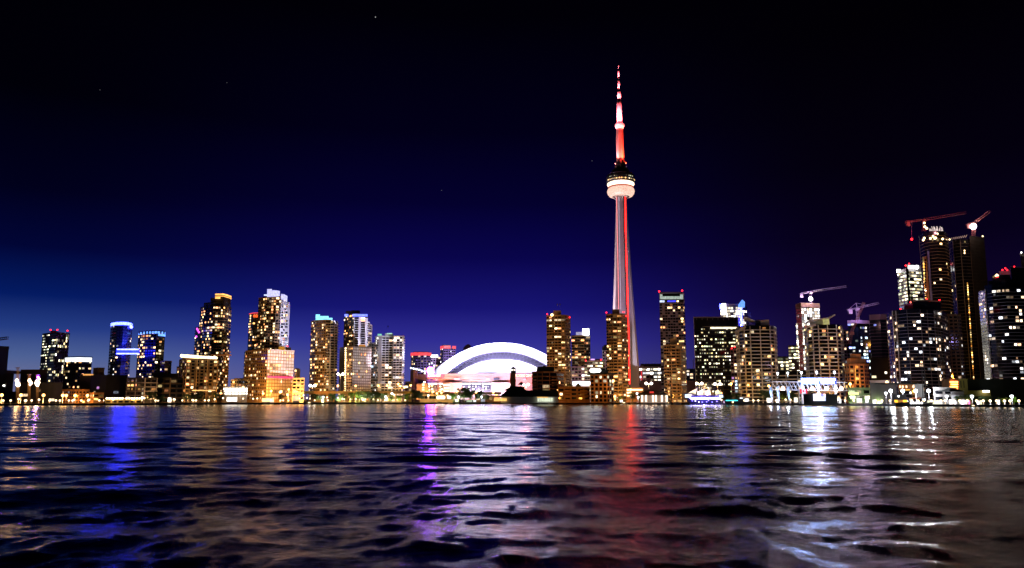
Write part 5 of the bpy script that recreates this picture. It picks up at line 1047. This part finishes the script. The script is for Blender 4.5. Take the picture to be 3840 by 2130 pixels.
for px, py in ((5, 1502), (77, 1501), (162, 1499.5), (235, 1500)): lamp('orange', px, py, yshore(px) + 14, 9000, SOD)
for px, py in ((235, 1483), (249, 1483), (282, 1483), (328, 1483)): lamp('orange', px, py, 622, 8000)
for px, py in ((272, 1502), (94, 1509), (330, 1512), (583, 1503), (640, 1503), (652, 1497), (722, 1500), (735, 1508), (783, 1501), (1015, 1506), (1062, 1504)): lamp('globe', px, py, yshore(px) + 10, 900)
for px, py, g in ((828, 1476, 6000), (912, 1452, 9000), (987, 1476, 14000), (1017, 1466, 14000), (1050, 1471, 18000), (1078, 1479, 12000), (1083, 1460, 9000)): lamp('orange', px, py, 800 if px > 950 else 745, g)
for px, py in ((1134, 1445), (1267, 1447), (1334, 1447), (1419, 1446), (1452, 1446), (1493, 1440), (1501, 1448), (1516, 1452), (1540, 1445), (1587, 1442), (1620, 1445), (1706, 1444), (1715, 1469), (1624, 1469), (1655, 1473), (1638, 1475), (1786, 1472), (1850, 1471), (1862, 1482), (1853, 1486)): lamp('orange', px, py, 840, 8000)
lamp('twin', 1172, 1446, 830, 40000); lamp('twin', 1277, 1403, 845, 30000); lamp('twin', 1972, 1442, 800, 40000); lamp('twin', 2622, 1438, 790, 22000); lamp('twin', 2691, 1440, 780, 22000); lamp('twin', 2433, 1438, 770, 22000)
for px, py in ((1121, 1483), (1138, 1482), (1213, 1488), (1227, 1490), (1291, 1497), (1448, 1490), (1606, 1485), (1678, 1483)): lamp('globe', px, py, 790, 2500)
for px, py in ((1212, 1490), (1446, 1488), (1606, 1484), (1720, 1489), (1806, 1489), (1911, 1484), (2001, 1484), (2172, 1485), (2269, 1484), (2389, 1476), (2393, 1490), (3322, 1476), (3550, 1488), (3645, 1488), (3794, 1488)): lamp('white', px, py, yshore(px) + 16, 5000)
for px, py, g in ((2060, 1488, 8000), (2146, 1488, 14000), (2220, 1489, 14000), (2306, 1488, 20000), (2300, 1428, 9000), (2364, 1461, 16000), (2704, 1475, 9000), (2742, 1439, 12000), (2883, 1447, 8000), (3188, 1440, 16000), (3564, 1409, 24000), (3572, 1418, 8000)): lamp('orange', px, py, min(yshore(px) + 60, 745) if py > 1430 else 700, g)
for px, py in ((2916, 1401), (2954, 1400), (3005, 1398), (3062, 1396), (3129, 1396)): lamp('white', px, py, 650, 6000)
for px in range(2640, 3000, 30): lamp('globe', px + R.uniform(-8, 8), 1502 + R.uniform(-6, 4), yshore(px) + 14, 1200)
for px in range(3010, 3840, 27): lamp('globe', px + R.uniform(-6, 6), 1503 + (px - 3000) * .008 + R.uniform(-7, 5), yshore(px) + 9, 900, (.9, .9, 1) if R.random() < .6 else None)
for i, (p, c, g_) in enumerate(GLOWS): slight('lamp_glow', p, (p[0], p[1] + 10, p[2] + 1), c, g_ * .8, 165, .5, .5)

# ------------------------------------------------------------ expressway
def deckline(name, label, pxs, py, Y, hpx, mat, cols=26):
    t = thing(name, label, 'bridge', W((pxs[0] + pxs[1]) / 2, py + hpx, Y)); rbox(t, 'deck', pxs[0], pxs[1], py, Y, 18, py + hpx, mat); rbox(t, 'parapet', pxs[0], pxs[1], py - 1.6, Y - .3, .4, py + .8, mat)
    n_ = int((pxs[1] - pxs[0]) / cols)
    for i in range(n_ + 1): x = pxs[0] + 4 + i * cols; rbox(t, 'pier', x, x + 4, py + hpx, Y + 4, 3, 1506, mat)
    return t
deckline('expressway_bridge', 'elevated expressway deck below the stadium walls', (1548, 1880), 1472, 880, 7, CONCD)
deckline('expressway_bridge', 'orange lit elevated expressway deck below the white towers', (1090, 1548), 1468, 815, 8, BRICK)

# ------------------------------------------------------------ trees
LEAF = pmat('tree_leaves', (.055, .085, .025), .7, .45, .9)
WILL = pmat('willow_leaves', (.16, .20, .11), .7, .35, .9)
BARK = pmat('tree_bark', (.06, .045, .03), .9, .3, 2)
TP = []
for v, (kind, mt) in enumerate((('round', LEAF), ('tall', LEAF), ('spread', LEAF), ('willow', WILL), ('poplar', LEAF))):
    rr_ = random.Random(50 + v); t = thing('tree', 'x', 'tree', (0, 0, 0)); ht = 10.0
    tk = MB(); tk.tube((0, 0, 0), (.1, 0, 2.6), .32, .24); tk.tube((.1, 0, 2.6), (.2, .1, 6.0), .24, .1)
    lobes = []
    for i in range(9 if kind != 'poplar' else 7):
        a = rr_.uniform(0, 6.28); q = rr_.uniform(.3, 1); wid = {'round': 2.6, 'tall': 2.0, 'spread': 3.6, 'willow': 2.8, 'poplar': .8}[kind]
        c = Vector((math.cos(a) * wid * q, math.sin(a) * wid * q, rr_.uniform(3.4, 8.2) if kind != 'poplar' else 2.5 + i * 1.1)); lobes.append((c, rr_.uniform(1.2, 2.1) * (.7 if kind == 'poplar' else 1)))
        tk.tube((.12, .05, 2.2 + rr_.random() * 2), c, .11, .04, 5)
    tk.obj('trunk', BARK, t)
    cr = MB()
    for c, rad_ in lobes:
        for k in range(150 if kind != 'poplar' else 110):
            d = Vector((rr_.gauss(0, 1), rr_.gauss(0, 1), rr_.gauss(0, 1))).normalized() * rad_ * rr_.random() ** .45
            d.z *= .8; p = c + d
            if kind == 'willow': p.z -= rr_.random() * 1.6
            u = Vector((rr_.gauss(0, 1), rr_.gauss(0, 1), rr_.gauss(0, .6))).normalized(); w_ = u.orthogonal().normalized(); sz = rr_.uniform(.16, .36)
            cr.quad(p - u * sz, p - w_ * sz * .7, p + u * sz, p + w_ * sz * .7)
    cr.obj('crown', mt, t); TP.append([t, False])
def tree(v, px, pyt, back_, w=1.0, desc='dark tree', glow=None):
    Y = yshore(px) + back_; top = W(px, pyt, Y); h = (top.z - GZ) / 9.4; loc = (top.x, Y, GZ); t, used = TP[v]
    lab = uniq(desc, px)
    if used: t = copy_tree(t, loc, lab, (h * w, h * w, h), R.uniform(0, 6.2))
    else: t.location = loc; t.scale = (h * w, h * w, h); t['label'] = lab; TP[v][1] = True
    t['group'] = 'trees along the waterfront'
    if glow: GL2.append(((top.x + glow[2], Y - 4.5, GZ + .8 * h), glow[0], glow[1] * 2.4))
GL2 = []
for px, Y, z, c, e in ((1040, 790, 5, ORG, 260000), (1080, 792, 5, ORG, 160000), (985, 800, 5, ORG, 200000), (1590, 1000, 8, (1, .36, .05), 160000), (690, 765, 6, SOD, 60000), (760, 762, 6, SOD, 60000), (830, 790, 8, ORG, 60000), (950, 800, 10, ORG, 90000), (1180, 850, 8, SOD, 70000), (1230, 850, 8, SOD, 60000), (1300, 825, 8, ORG, 50000), (1440, 865, 8, SOD, 70000), (1500, 868, 8, SOD, 60000),
        (2080, 815, 10, ORG, 110000), (2130, 815, 8, ORG, 60000), (2300, 765, 8, ORG, 110000), (2345, 770, 8, ORG, 90000), (2250, 680, 6, ORG, 26000), (2130, 700, 6, ORG, 26000), (2050, 722, 8, ORG, 30000), (2510, 735, 8, ORG, 60000), (2550, 735, 8, ORG, 60000), (2700, 800, 6, ORG, 40000),
        (2820, 690, 8, SOD, 18000), (2880, 700, 8, SOD, 18000), (3060, 655, 30, SOD, 12000), (3210, 650, 8, (1, .36, .05), 90000), (3245, 655, 8, (1, .36, .05), 40000), (3556, 590, 12, ORG, 60000), (3420, 600, 20, (.8, .7, 1), 40000), (2180, 870, 8, (1, .8, .7), 50000), (2230, 850, 20, (1, .8, .7), 30000), (560, 680, 6, SOD, 16000), (500, 670, 6, (1, .5, .3), 16000), (3600, 770, 40, ORG, 90000), (3500, 770, 60, ORG, 70000), (3640, 780, 120, (1, .5, .3), 60000), (3500, 760, 150, (1, .5, .3), 60000), (3330, 600, 40, (.6, .4, 1), 14000), (3670, 600, 60, (.55, .4, 1), 16000)):
    GL2.append(((WX(px, Y, z), Y, z), c, e * .34))  # bare spots without fixtures, added for glow on the facades
GRN = (.55, 1, .12); YLW = (1, .85, .12); LIM = (.6, 1, .35)
for v, px, py, w in ((2, 590, 1484, 1.3), (0, 572, 1466, 1.2), (1, 612, 1478, 1), (0, 700, 1474, 1.1), (1, 733, 1468, 1.2), (0, 752, 1466, 1.2), (2, 800, 1466, 1.3), (0, 828, 1474, 1.1), (0, 548, 1490, .9), (1, 870, 1488, .8)): tree(v, px, py, 18, w, 'dark tree silhouette')
tree(0, 1053, 1476, 22, 1.0, 'small round dark tree')
for v, px, py, w, d, g_ in ((0, 1180, 1474, 1.2, 'dark tree', None), (3, 1206, 1474, 1.3, 'pale green lit tree', (LIM, 5200, 2)), (1, 1247, 1472, 1.1, 'dark tree', None), (3, 1275, 1470, 1.4, 'pale green lit tree', (LIM, 4200, 0)), (2, 1312, 1468, 1.4, 'yellow green lit tree', (YLW, 8000, 2)),
        (0, 1348, 1464, 1.4, 'bright green lit tree', (GRN, 4200, -2)), (3, 1361, 1468, 1.0, 'silver grey willow', ((.9, .9, .9), 4800, 0)), (0, 1385, 1464, 1.3, 'dark green tree', None), (1, 1408, 1464, 1.3, 'tall dark tree', (GRN, 700, -3)), (2, 1432, 1468, 1.2, 'dark tree', None),
        (0, 1470, 1480, 1, 'yellow lit tree', (YLW, 2600, 0)), (2, 1500, 1478, 1.2, 'yellow lit tree', (YLW, 4800, 0)), (0, 1530, 1474, 1.1, 'dark tree', None), (1, 1556, 1458, 1.3, 'big black tree', None), (0, 1572, 1466, 1.2, 'black tree', None),
        (2, 1700, 1472, 1.1, 'lime lit tree', (GRN, 5600, 2)), (1, 1742, 1446, 1.1, 'tall black tree', None), (0, 1760, 1462, 1.3, 'black tree', (GRN, 800, -5)), (2, 1785, 1470, 1.3, 'black tree', None), (1, 1805, 1462, 1.1, 'black tree', None), (0, 1825, 1478, 1, 'black tree', None), (4, 1722, 1458, 1, 'spiky tree', None)): tree(v, px, py, 20, w, d, g_)
for v, px, py, w, d, g_ in ((0, 2238, 1472, 1, 'black tree', None), (2, 2330, 1484, 1.1, 'dark green tree', (GRN, 900, -3)), (0, 2372, 1468, 1.2, 'dark tree', None), (1, 2398, 1468, 1.0, 'dark tree', None), (0, 2735, 1478, 1.5, 'dark tree', None), (1, 2760, 1470, 1.2, 'dark tree', None), (2, 2720, 1482, 1.3, 'dark tree', None),
        (2, 2880, 1458, 1.6, 'dark olive tree', (YLW, 500, 0)), (0, 2930, 1468, 1.4, 'dark olive tree', (YLW, 900, 0)), (1, 2965, 1466, 1.3, 'dark olive tree', None), (4, 3184, 1484, 1.6, 'small green lit tree', (LIM, 2000, 0)), (0, 3232, 1484, 1.1, 'green lit tree', (LIM, 3000, 0)), (2, 3285, 1480, 1, 'green lit tree', (LIM, 1800, 0)),
        (2, 3640, 1476, 2.4, 'dark olive tree', (YLW, 500, 0)), (0, 3590, 1482, 1.4, 'dark olive tree', None), (2, 3690, 1482, 1.6, 'black tree', None), (2, 3762, 1487, 1.5, 'lime lit tree', (YLW, 1500, 0)), (0, 3800, 1488, 1.3, 'green lit tree', (GRN, 1800, 2)), (1, 3860, 1484, 1.2, 'black tree', None)): tree(v, px, py, 30 if px < 3000 else 26, w, d, g_)
for p, c, e in GL2: slight('glow_spot', p, (p[0], p[1] + 10, p[2] + 4), c, e, 160, .5, .5)

# ------------------------------------------------------------ floodlit masts at the far left
for px, yt, yb, lab in ((67, 1378, 1450, 'tall slim lit mast with a crossbar, leftmost of three at the far left'), (110, 1404, 1450, 'middle lit mast of three at the far left'), (141, 1404, 1460, 'lit mast with a violet lamp, rightmost of three at the far left')):
    Y = 690; b_ = W(px, 1500, Y); tp = W(px, yt, Y); t = thing('light_mast', lab, 'mast', (b_.x, Y, GZ), 'lit masts at the far left')
    MB().beam((b_.x, Y, GZ), tp, 1.3, .12).obj('lattice_mast', BROWN, t); MB().box(tp.x - 2, tp.x + 2, Y - .2, Y + .2, tp.z - .3, tp.z + .1).obj('crossbar', STEEL, t)
    for k in range(5): MB().ball(W(px + R.uniform(-7, 7), 1424 + R.uniform(0, 22), Y - 1), R.uniform(.8, 1.5), 7, 5, 1.3).obj('work_light', emat('warm_work_light', (1, .72, .5), 7), t, True)
    if px == 141: MB().ball(W(143, 1415, Y - 1), .9).obj('violet_lamp', VIO, t, True)
    plight('mast_glow', W(px, 1440, Y - 8), SOD, 3500, 1, t)

# ------------------------------------------------------------ boats
def hull(root, px0, px1, pyt, pyb, Y, beam_, mat, name='hull', rake=.12):
    a = W(px0, pyt, Y); c = W(px1, pyt, Y); zb = W(px0, pyb, Y).z; Ln = c.x - a.x; mb = MB(); n_ = 12; rows_ = []
    for i in range(n_ + 1):
        s = i / n_; w_ = beam_ / 2 * max(.06, math.sin(math.pi * min(1, max(0, .12 + .80 * s))) ** .55); sh = .25 * (2 * s - 1) ** 2 * (a.z - zb)
        x = a.x + Ln * s; xb = a.x + Ln * (rake + (1 - 2 * rake) * s)
        rows_.append([(x, Y - w_, a.z + sh), (xb, Y - w_ * .6, zb), (xb, Y + w_ * .6, zb), (x, Y + w_, a.z + sh)])
    for r_ in rows_: mb.v += r_
    for i in range(n_):
        for j in range(3): mb.f.append((i * 4 + j, i * 4 + j + 1, i * 4 + 5 + j, i * 4 + 4 + j))
        mb.f.append((i * 4 + 3, i * 4, i * 4 + 4, i * 4 + 7))
    mb.f.append((0, 1, 2, 3)); mb.f.append((n_ * 4 + 3, n_ * 4 + 2, n_ * 4 + 1, n_ * 4)); return mb.obj(name, mat, root)
Ys = yshore(2640) - 6
sh = thing('sailing_ship', 'sailing ship with four glowing cream sails and a blue white neon hull band', 'ship', (W(2640, 1517, Ys).x, Ys, 0))
hull(sh, 2570, 2710, 1484, 1519.5, Ys, 8, pmat('navy_hull', (.02, .015, .06), .4, .3, .5)); rbox(sh, 'deck_house', 2592, 2696, 1481.5, Ys - 1, 3, 1488, pmat('violet_deckhouse', (.10, .03, .22), .6, .2, .4))
rbox(sh, 'neon_band', 2588, 2700, 1491, Ys - 4.4, .3, 1496, emat('hull_neon', (.40, .34, 1), 26)); rbox(sh, 'bow_light', 2569, 2590, 1479, Ys - 4.3, .3, 1491, emat('bow_neon', (.5, .65, 1), 3)); rbox(sh, 'stern_light', 2697, 2711, 1481, Ys - 4.3, .3, 1490, emat('bow_neon', (.5, .65, 1), 3))
for poly in (((2572, 1477.5), (2615, 1454.5), (2613, 1462), (2608, 1481), (2590, 1481)), ((2616, 1468), (2637, 1458.5), (2638, 1481.5), (2617, 1481.5)), ((2644.5, 1467), (2661, 1458), (2664, 1471), (2666, 1483), (2645, 1482)), ((2682, 1467), (2693, 1461), (2699, 1468), (2702, 1481.5), (2681, 1483.5))):
    P = [W(x, y, Ys) for x, y in poly]; n_ = len(P); mb = MB(); mb.v = [(p.x, p.y - .06, p.z) for p in P] + [(p.x, p.y + .06, p.z) for p in P]
    mb.f = [tuple(range(n_)), tuple(range(2 * n_ - 1, n_ - 1, -1))] + [(i, n_ + i, n_ + (i + 1) % n_, (i + 1) % n_) for i in range(n_)]; mb.obj('sail', SAIL, sh)
for x, yt in ((2615, 1452), (2639.5, 1455), (2642, 1449), (2664, 1456), (2702, 1460)): MB().tube(W(x, 1484, Ys + .3), W(x, yt, Ys + .3), .28, .14).obj('mast', STEEL, sh)
MB().tube(W(2572, 1479, Ys), W(2562, 1476, Ys), .2).obj('bowsprit', STEEL, sh)
for x in (2592, 2628, 2655, 2690): slight('sail_uplight', W(x, 1483, Ys - 5), W(x + 3, 1468, Ys), (1, .82, .5), 4200, 120, .3, parent=sh)
for x in range(2596, 2700, 13): MB().ball(W(x + R.uniform(-4, 4), 1503 + R.uniform(-2, 5), Ys - 4.6), .42, 6, 4).obj('deck_lamp', emat('indigo_lamp', (.25, .2, 1), 7) if R.random() < .6 else WHTE, sh, True)
plight('hull_glow', W(2640, 1494, Ys - 8), (.25, .2, 1), 9000, .6, sh)
Yf = yshore(2760) - 6
fb = thing('party_boat', 'long dark boat with a teal neon line beside the sailing ship', 'boat', (W(2765, 1518, Yf).x, Yf, 0)); hull(fb, 2712, 2822, 1507, 1520.5, Yf, 8, DARKM); rbox(fb, 'cabin', 2720, 2788, 1495, Yf - 2.5, 5, 1508, DARKM); rbox(fb, 'neon_line', 2722, 2766, 1500.5, Yf - 3, .3, 1503, emat('teal_neon', (.05, .75, .85), 4)); MB().ball(W(2748, 1508, Yf - 4.4), .6).obj('cabin_lamp', emat('amber_lamp', (1, .55, .2), 7), fb); rbox(fb, 'doorway', 2714, 2716, 1503, Yf - 4.2, .3, 1511, emat('magenta_door', (1, .6, .9), 2))
Yb = yshore(3380) - 5
ft = thing('ferry', 'black ferry with a yellow glowing lower deck moored under the floodlights', 'ferry', (W(3378, 1522, Yb).x, Yb, 0))
hull(ft, 3350, 3406, 1508, 1529, Yb, 9, DARKM, rake=.06); rbox(ft, 'wheelhouse', 3347, 3398, 1478, Yb - 3.4, 7, 1500, pmat('blue_black_hull', (.012, .014, .03), .4, .3, .5)); rbox(ft, 'upper_deck', 3351, 3402, 1497, Yb - 3.9, 8, 1501, DARKM)
rbox(ft, 'lit_deck', 3354, 3367, 1500, Yb - 4.1, .4, 1509, emat('yellow_deck', (1, .5, .03), 2.2)); rbox(ft, 'lit_deck', 3386, 3402, 1500, Yb - 4.1, .4, 1509, emat('yellow_deck', (1, .5, .03), 2.2)); rbox(ft, 'dim_deck', 3367, 3386, 1500, Yb - 4.1, .4, 1509, emat('dim_yellow_deck', (1, .38, .03), .4))
MB().ball(W(3370, 1486, Yb - 4.6), .55).obj('deck_lamp', WHTE, ft); MB().tube(W(3368, 1480, Yb), W(3367, 1462, Yb), .2).obj('mast', DARKM, ft)
Yb = yshore(3440) - 7
sl = thing('schooner', 'dark sailing boat with two very tall bare black masts by the round tower', 'boat', (W(3440, 1524, Yb).x, Yb, 0)); hull(sl, 3405, 3496, 1512, 1528, Yb, 7, ROOFD)
for x, xt, yt in ((3462, 3456, 1360), (3473, 3466, 1372)):
    MB().tube(W(x, 1513, Yb), W(xt, yt, Yb), .3, .12).obj('mast', DARKM, sl); MB().tube(W(x - 3, 1506, Yb), W(x - 14, 1508, Yb), .16).obj('boom', DARKM, sl); MB().tube(W(xt, yt + 6, Yb), W(x + 16, 1512, Yb), .06, k=3).obj('stay', DARKM, sl)
for x in (3417, 3426, 3436, 3447, 3457): MB().ball(W(x, 1511, Yb - 3.6), .62, 7, 5).obj('deck_lamp', WHTE, sl, True)
rbox(sl, 'deck_awning', 3420, 3452, 1492, Yb - 2, 4, 1494, emat('red_awning_light', (1, .3, .15), .9)); rbox(sl, 'awning_post', 3424, 3425, 1494, Yb - 2, .2, 1512, STEEL); rbox(sl, 'awning_post', 3448, 3449, 1494, Yb - 2, .2, 1512, STEEL)
k_ = 0
for px, w_ in ((1650, 26), (1690, 20), (2070, 34), (2110, 30), (2280, 30), (2340, 26), (2375, 24), (2450, 30), (2505, 22), (1008, 40), (1065, 24), (1160, 26), (2540, 30), (3590, 24), (3650, 30)):
    Y = yshore(px) - 5; k_ += 1; bo = thing('motor_boat', uniq('small moored white cabin boat', px), 'boat', (W(px, 1518, Y).x, Y, 0), 'small boats moored at the quay'); yb_ = np.interp(px, [a for a, _ in SH], [q for _, q in SH]) + .5
    hull(bo, px - w_ / 2, px + w_ / 2, yb_ - 6, yb_, Y, 3, PALE); rbox(bo, 'cabin', px - w_ / 5, px + w_ / 6, yb_ - 10, Y - 1, 2, yb_ - 5.4, WHITEP); rbox(bo, 'cabin_window', px - w_ / 6, px + w_ / 8, yb_ - 9, Y - 1.2, .1, yb_ - 7, GLASS if k_ % 3 else YELE)

# ------------------------------------------------------------ stage, canopy, sign, flag, banners at the right
Yc = 560
st = thing('stage_canopy', 'long white truss canopy on slanted columns over the waterfront stage', 'canopy', W(3060, 1520, Yc))
a_ = W(2890, 1446, Yc); b_ = W(3170, 1450, Yc); MB().beam(a_, b_, 5.5, .32, 18).obj('roof_truss', WHITEP, st)
for x, xb in ((3003, 3011), (3067, 3073), (3132, 3137)): MB().tube(W(x, 1440, Yc - 2), W(xb, 1515, Yc - 3), .85, .75, 8).obj('column', WHITEP, st)
for x in (3046, 3100, 3155, 2936): MB().ball(W(x, 1457, Yc - 4), 1.35, 8, 6).obj('canopy_lamp', emat('canopy_lamp', (1, .75, .6), 7), st, True); plight('canopy_glow', W(x, 1458, Yc - 5), (1, .8, .68), 9000, .6, st)
sg = thing('illuminated_sign', 'glowing blue and white rooftop sign in two lines above the stage canopy', 'sign', W(3070, 1442, Yc - 3)); BK = emat('sign_blue_back', (.01, .06, .9), 1.3)
bp_ = rbox(sg, 'back_panel', 3002, 3136, 1417, Yc - 3, .6, 1441, BK)
WB = emat('sign_pale_letters', (.22, .42, 1), 36)
x = 3006; mm = MB(); seq = (7, 6, 9, 5, 6, 8, 5, 7, 6, 9, 6, 5, 8, 6, 7, 9)
for i, w_ in enumerate(seq):
    if x + w_ > 3134: break
    p = W(x, 1419 + (i % 3 == 1) * 1.2, Yc - 3.6); q = W(x + w_, 1427.5, Yc - 3.6); mm.box(p.x, q.x, p.y - .1, p.y + .1, q.z, p.z); x += w_ + 1.1
mm.obj('top_letters', WB, bp_, lab='glowing pale script letters, blurred together')
rbox(sg, 'lower_bar', 3005, 3068, 1429.5, Yc - 3.7, .3, 1438.5, WB, lab='long white glowing bar'); rbox(sg, 'lower_bar', 3079, 3128, 1429.5, Yc - 3.7, .3, 1438.5, emat('sign_white_bar', (.7, .9, .9), 8), lab='shorter white glowing bar')
plight('sign_glow', W(3070, 1432, Yc - 12), (.35, .5, 1), 22000, 1, sg)
ss = thing('video_screen', 'big bright video screen on the black stage', 'screen', W(3071, 1515, 530)); rbox(ss, 'stage_box', 3012, 3140, 1478, 534, 8, 1518, ROOFD)
m = bpy.data.materials.new('screen_picture'); m.use_nodes = True; n = m.node_tree.nodes; l = m.node_tree.links; b = n['Principled BSDF']; g = n.new('ShaderNodeNewGeometry'); t = n.new('ShaderNodeTexNoise'); t.inputs['Scale'].default_value = .45; t.inputs['Detail'].default_value = 2; l.new(g.outputs['Position'], t.inputs['Vector'])
r = n.new('ShaderNodeValToRGB'); r.color_ramp.elements[0].position = .35; r.color_ramp.elements[0].color = (.12, .10, .5, 1); r.color_ramp.elements[1].position = .62; r.color_ramp.elements[1].color = (1, .75, .9, 1); e = r.color_ramp.elements.new(.5); e.color = (.6, .75, 1, 1); l.new(t.outputs[0], r.inputs[0]); l.new(r.outputs[0], b.inputs['Emission Color']); b.inputs['Emission Strength'].default_value = 2.2
rbox(ss, 'screen', 3049, 3095, 1477, 532, .4, 1503, m)
fl = thing('flag', 'red and white maple leaf flag hanging left of the stage columns', 'flag', W(3000, 1460, 556)); FR = pmat('flag_red', (.6, .01, .02), .8, .05, .3); FW = pmat('flag_white', (.75, .72, .72), .8, .05, .3)
rbox(fl, 'red_band', 2999, 3007, 1459, 554, .15, 1476, FR); rbox(fl, 'white_field', 3007, 3020, 1459, 554, .15, 1476, FW); rbox(fl, 'red_band', 3020, 3027, 1459, 554, .15, 1476, FR)
L_ = [(0, -.95), (.08, -.35), (.55, -.45), (.45, -.2), (.95, .15), (.8, .22), (.88, .55), (.6, .45), (.5, .6), (.25, .3), (.35, .85), (.18, .75), (0, 1.05)]
L_ = L_ + [(-a, b2) for a, b2 in reversed(L_[1:-1])]; c = W(3013.5, 1467.5, 553.9); mb = MB(); mb.v = [(c.x + a * 1.05, c.y - .06, c.z + b2 * 1.2) for a, b2 in L_]; mb.v.append((c.x, c.y - .06, c.z)); k = len(L_); mb.f = [(k, i, (i + 1) % k) for i in range(k)]; mb.obj('maple_leaf', FR, fl)
MB().tube(W(2998, 1458, 554), W(2998, 1515, 554), .15).obj('flag_pole', STEEL, fl); plight('flag_light', W(3013, 1466, 546), (1, .9, .85), 2600, .4, fl)
for px in (2889, 2916, 2955):
    Y = 575; t = thing('banner', uniq('tall tapering blue white banner', px), 'banner', W(px, 1500, Y), 'blue banners on the promenade'); p = [W(px - 6, 1450, Y), W(px + 5, 1450, Y), W(px + 6, 1500, Y), W(px + 3, 1500, Y)]
    mb = MB(); mb.v = [tuple(q) for q in p] + [(q.x, q.y + .2, q.z) for q in p]; mb.f = [(0, 3, 2, 1), (4, 5, 6, 7), (0, 1, 5, 4), (1, 2, 6, 5), (2, 3, 7, 6), (3, 0, 4, 7)]; mb.obj('cloth', pmat('banner_cloth', (.35, .5, .85), .7, .2, .6), t); MB().tube(W(px + 6, 1446, Y), W(px + 7, 1516, Y), .18).obj('pole', STEEL, t); plight('banner_light', W(px, 1486, Y - 6), (.7, .8, 1), 3500, .4, t)
for px in (3340, 3385, 3434, 3482): 
    p = W(px, 1466, 520); t = thing('floodlight_mast', uniq('quayside mast with a blinding white floodlight', px), 'floodlight', (p.x, p.y, GZ), 'quayside floodlights'); MB().tube((p.x, p.y, GZ), p, .2).obj('pole', STEEL, t); MB().ball(p, 1.15, 8, 6).obj('lamp_head', emat('quay_flood', (.9, .96, 1), 9), t, True); plight('lamp_glow', p - Vector((0, 2, 0)), (.9, .95, 1), 14000, .6, t)
# kiosks and lit tents along the water
for i, (px, w_, yt, col, s_) in enumerate(((2330, 12, 1498, (1, .95, .85), 5), (2290, 16, 1494, (1, .98, .95), 4), (1780, 12, 1499, (.9, 1, .9), 3), (1811, 16, 1496, (.8, .85, 1), 1.2), (1713, 12, 1496, (.75, 1, .6), 7), (2884, 18, 1492, (1, .95, .8), 6), (2915, 9, 1496, (1, .95, .9), 6), (2984, 14, 1490, (1, .95, .75), 4), (3030, 8, 1497, (1, 1, 1), 7), (3114, 10, 1478, (.6, 1, .4), 5), (3150, 8, 1496, (.95, 1, 1), 6), (3222, 22, 1492, (1, 1, .95), 2.5), (3250, 14, 1488, (.95, .95, 1), 4), (3278, 12, 1498, (1, 1, .95), 5),
        (3505, 56, 1501, (.95, 1, .6), 2.6), (3565, 14, 1498, (1, .95, .95), 7), (3581, 8, 1500, (1, .95, 1), 5), (3609, 16, 1499, (1, .95, 1), 8), (3622, 8, 1500, (1, .6, .7), 5), (3634, 8, 1501, (1, .15, .45), 4), (3668, 9, 1503, (1, .9, .95), 7), (3679, 6, 1501, (1, .95, .5), 3), (3746, 6, 1499, (1, .9, 1), 6), (870, 40, 1488, (1, .95, .85), 6), (1005, 46, 1492, (1, .7, .3), 5), (636, 14, 1490, (.95, 1, .95), 5), (2800, 16, 1493, (.95, 1, 1), 4), (2780, 12, 1490, (.8, .9, 1), 5), (1110, 26, 1482, (1, .62, .3), 3), (1760, 22, 1500, (.8, 1, .7), 1.5))):
    Y = yshore(px) + 13; t = thing('kiosk', uniq('small brightly lit kiosk', px), 'kiosk', W(px, 1510, Y), 'lit kiosks and tents on the quay'); yb_ = np.interp(px, [a for a, _ in SH], [q for _, q in SH]) - 6
    rbox(t, 'counter_wall', px - w_ / 2, px + w_ / 2, yt + (yb_ - yt) * .72, Y, 3, yb_, PALE); rbox(t, 'lit_opening', px - w_ / 2 + .6, px + w_ / 2 - .6, yt + 1.4, Y + .4, 2, yt + (yb_ - yt) * .72, emat('kiosk_glow_%d' % i, col, s_ * .45)); rbox(t, 'roof', px - w_ / 2 - 1, px + w_ / 2 + 1, yt - .6, Y - .8, 4, yt + 1.2, PALE)
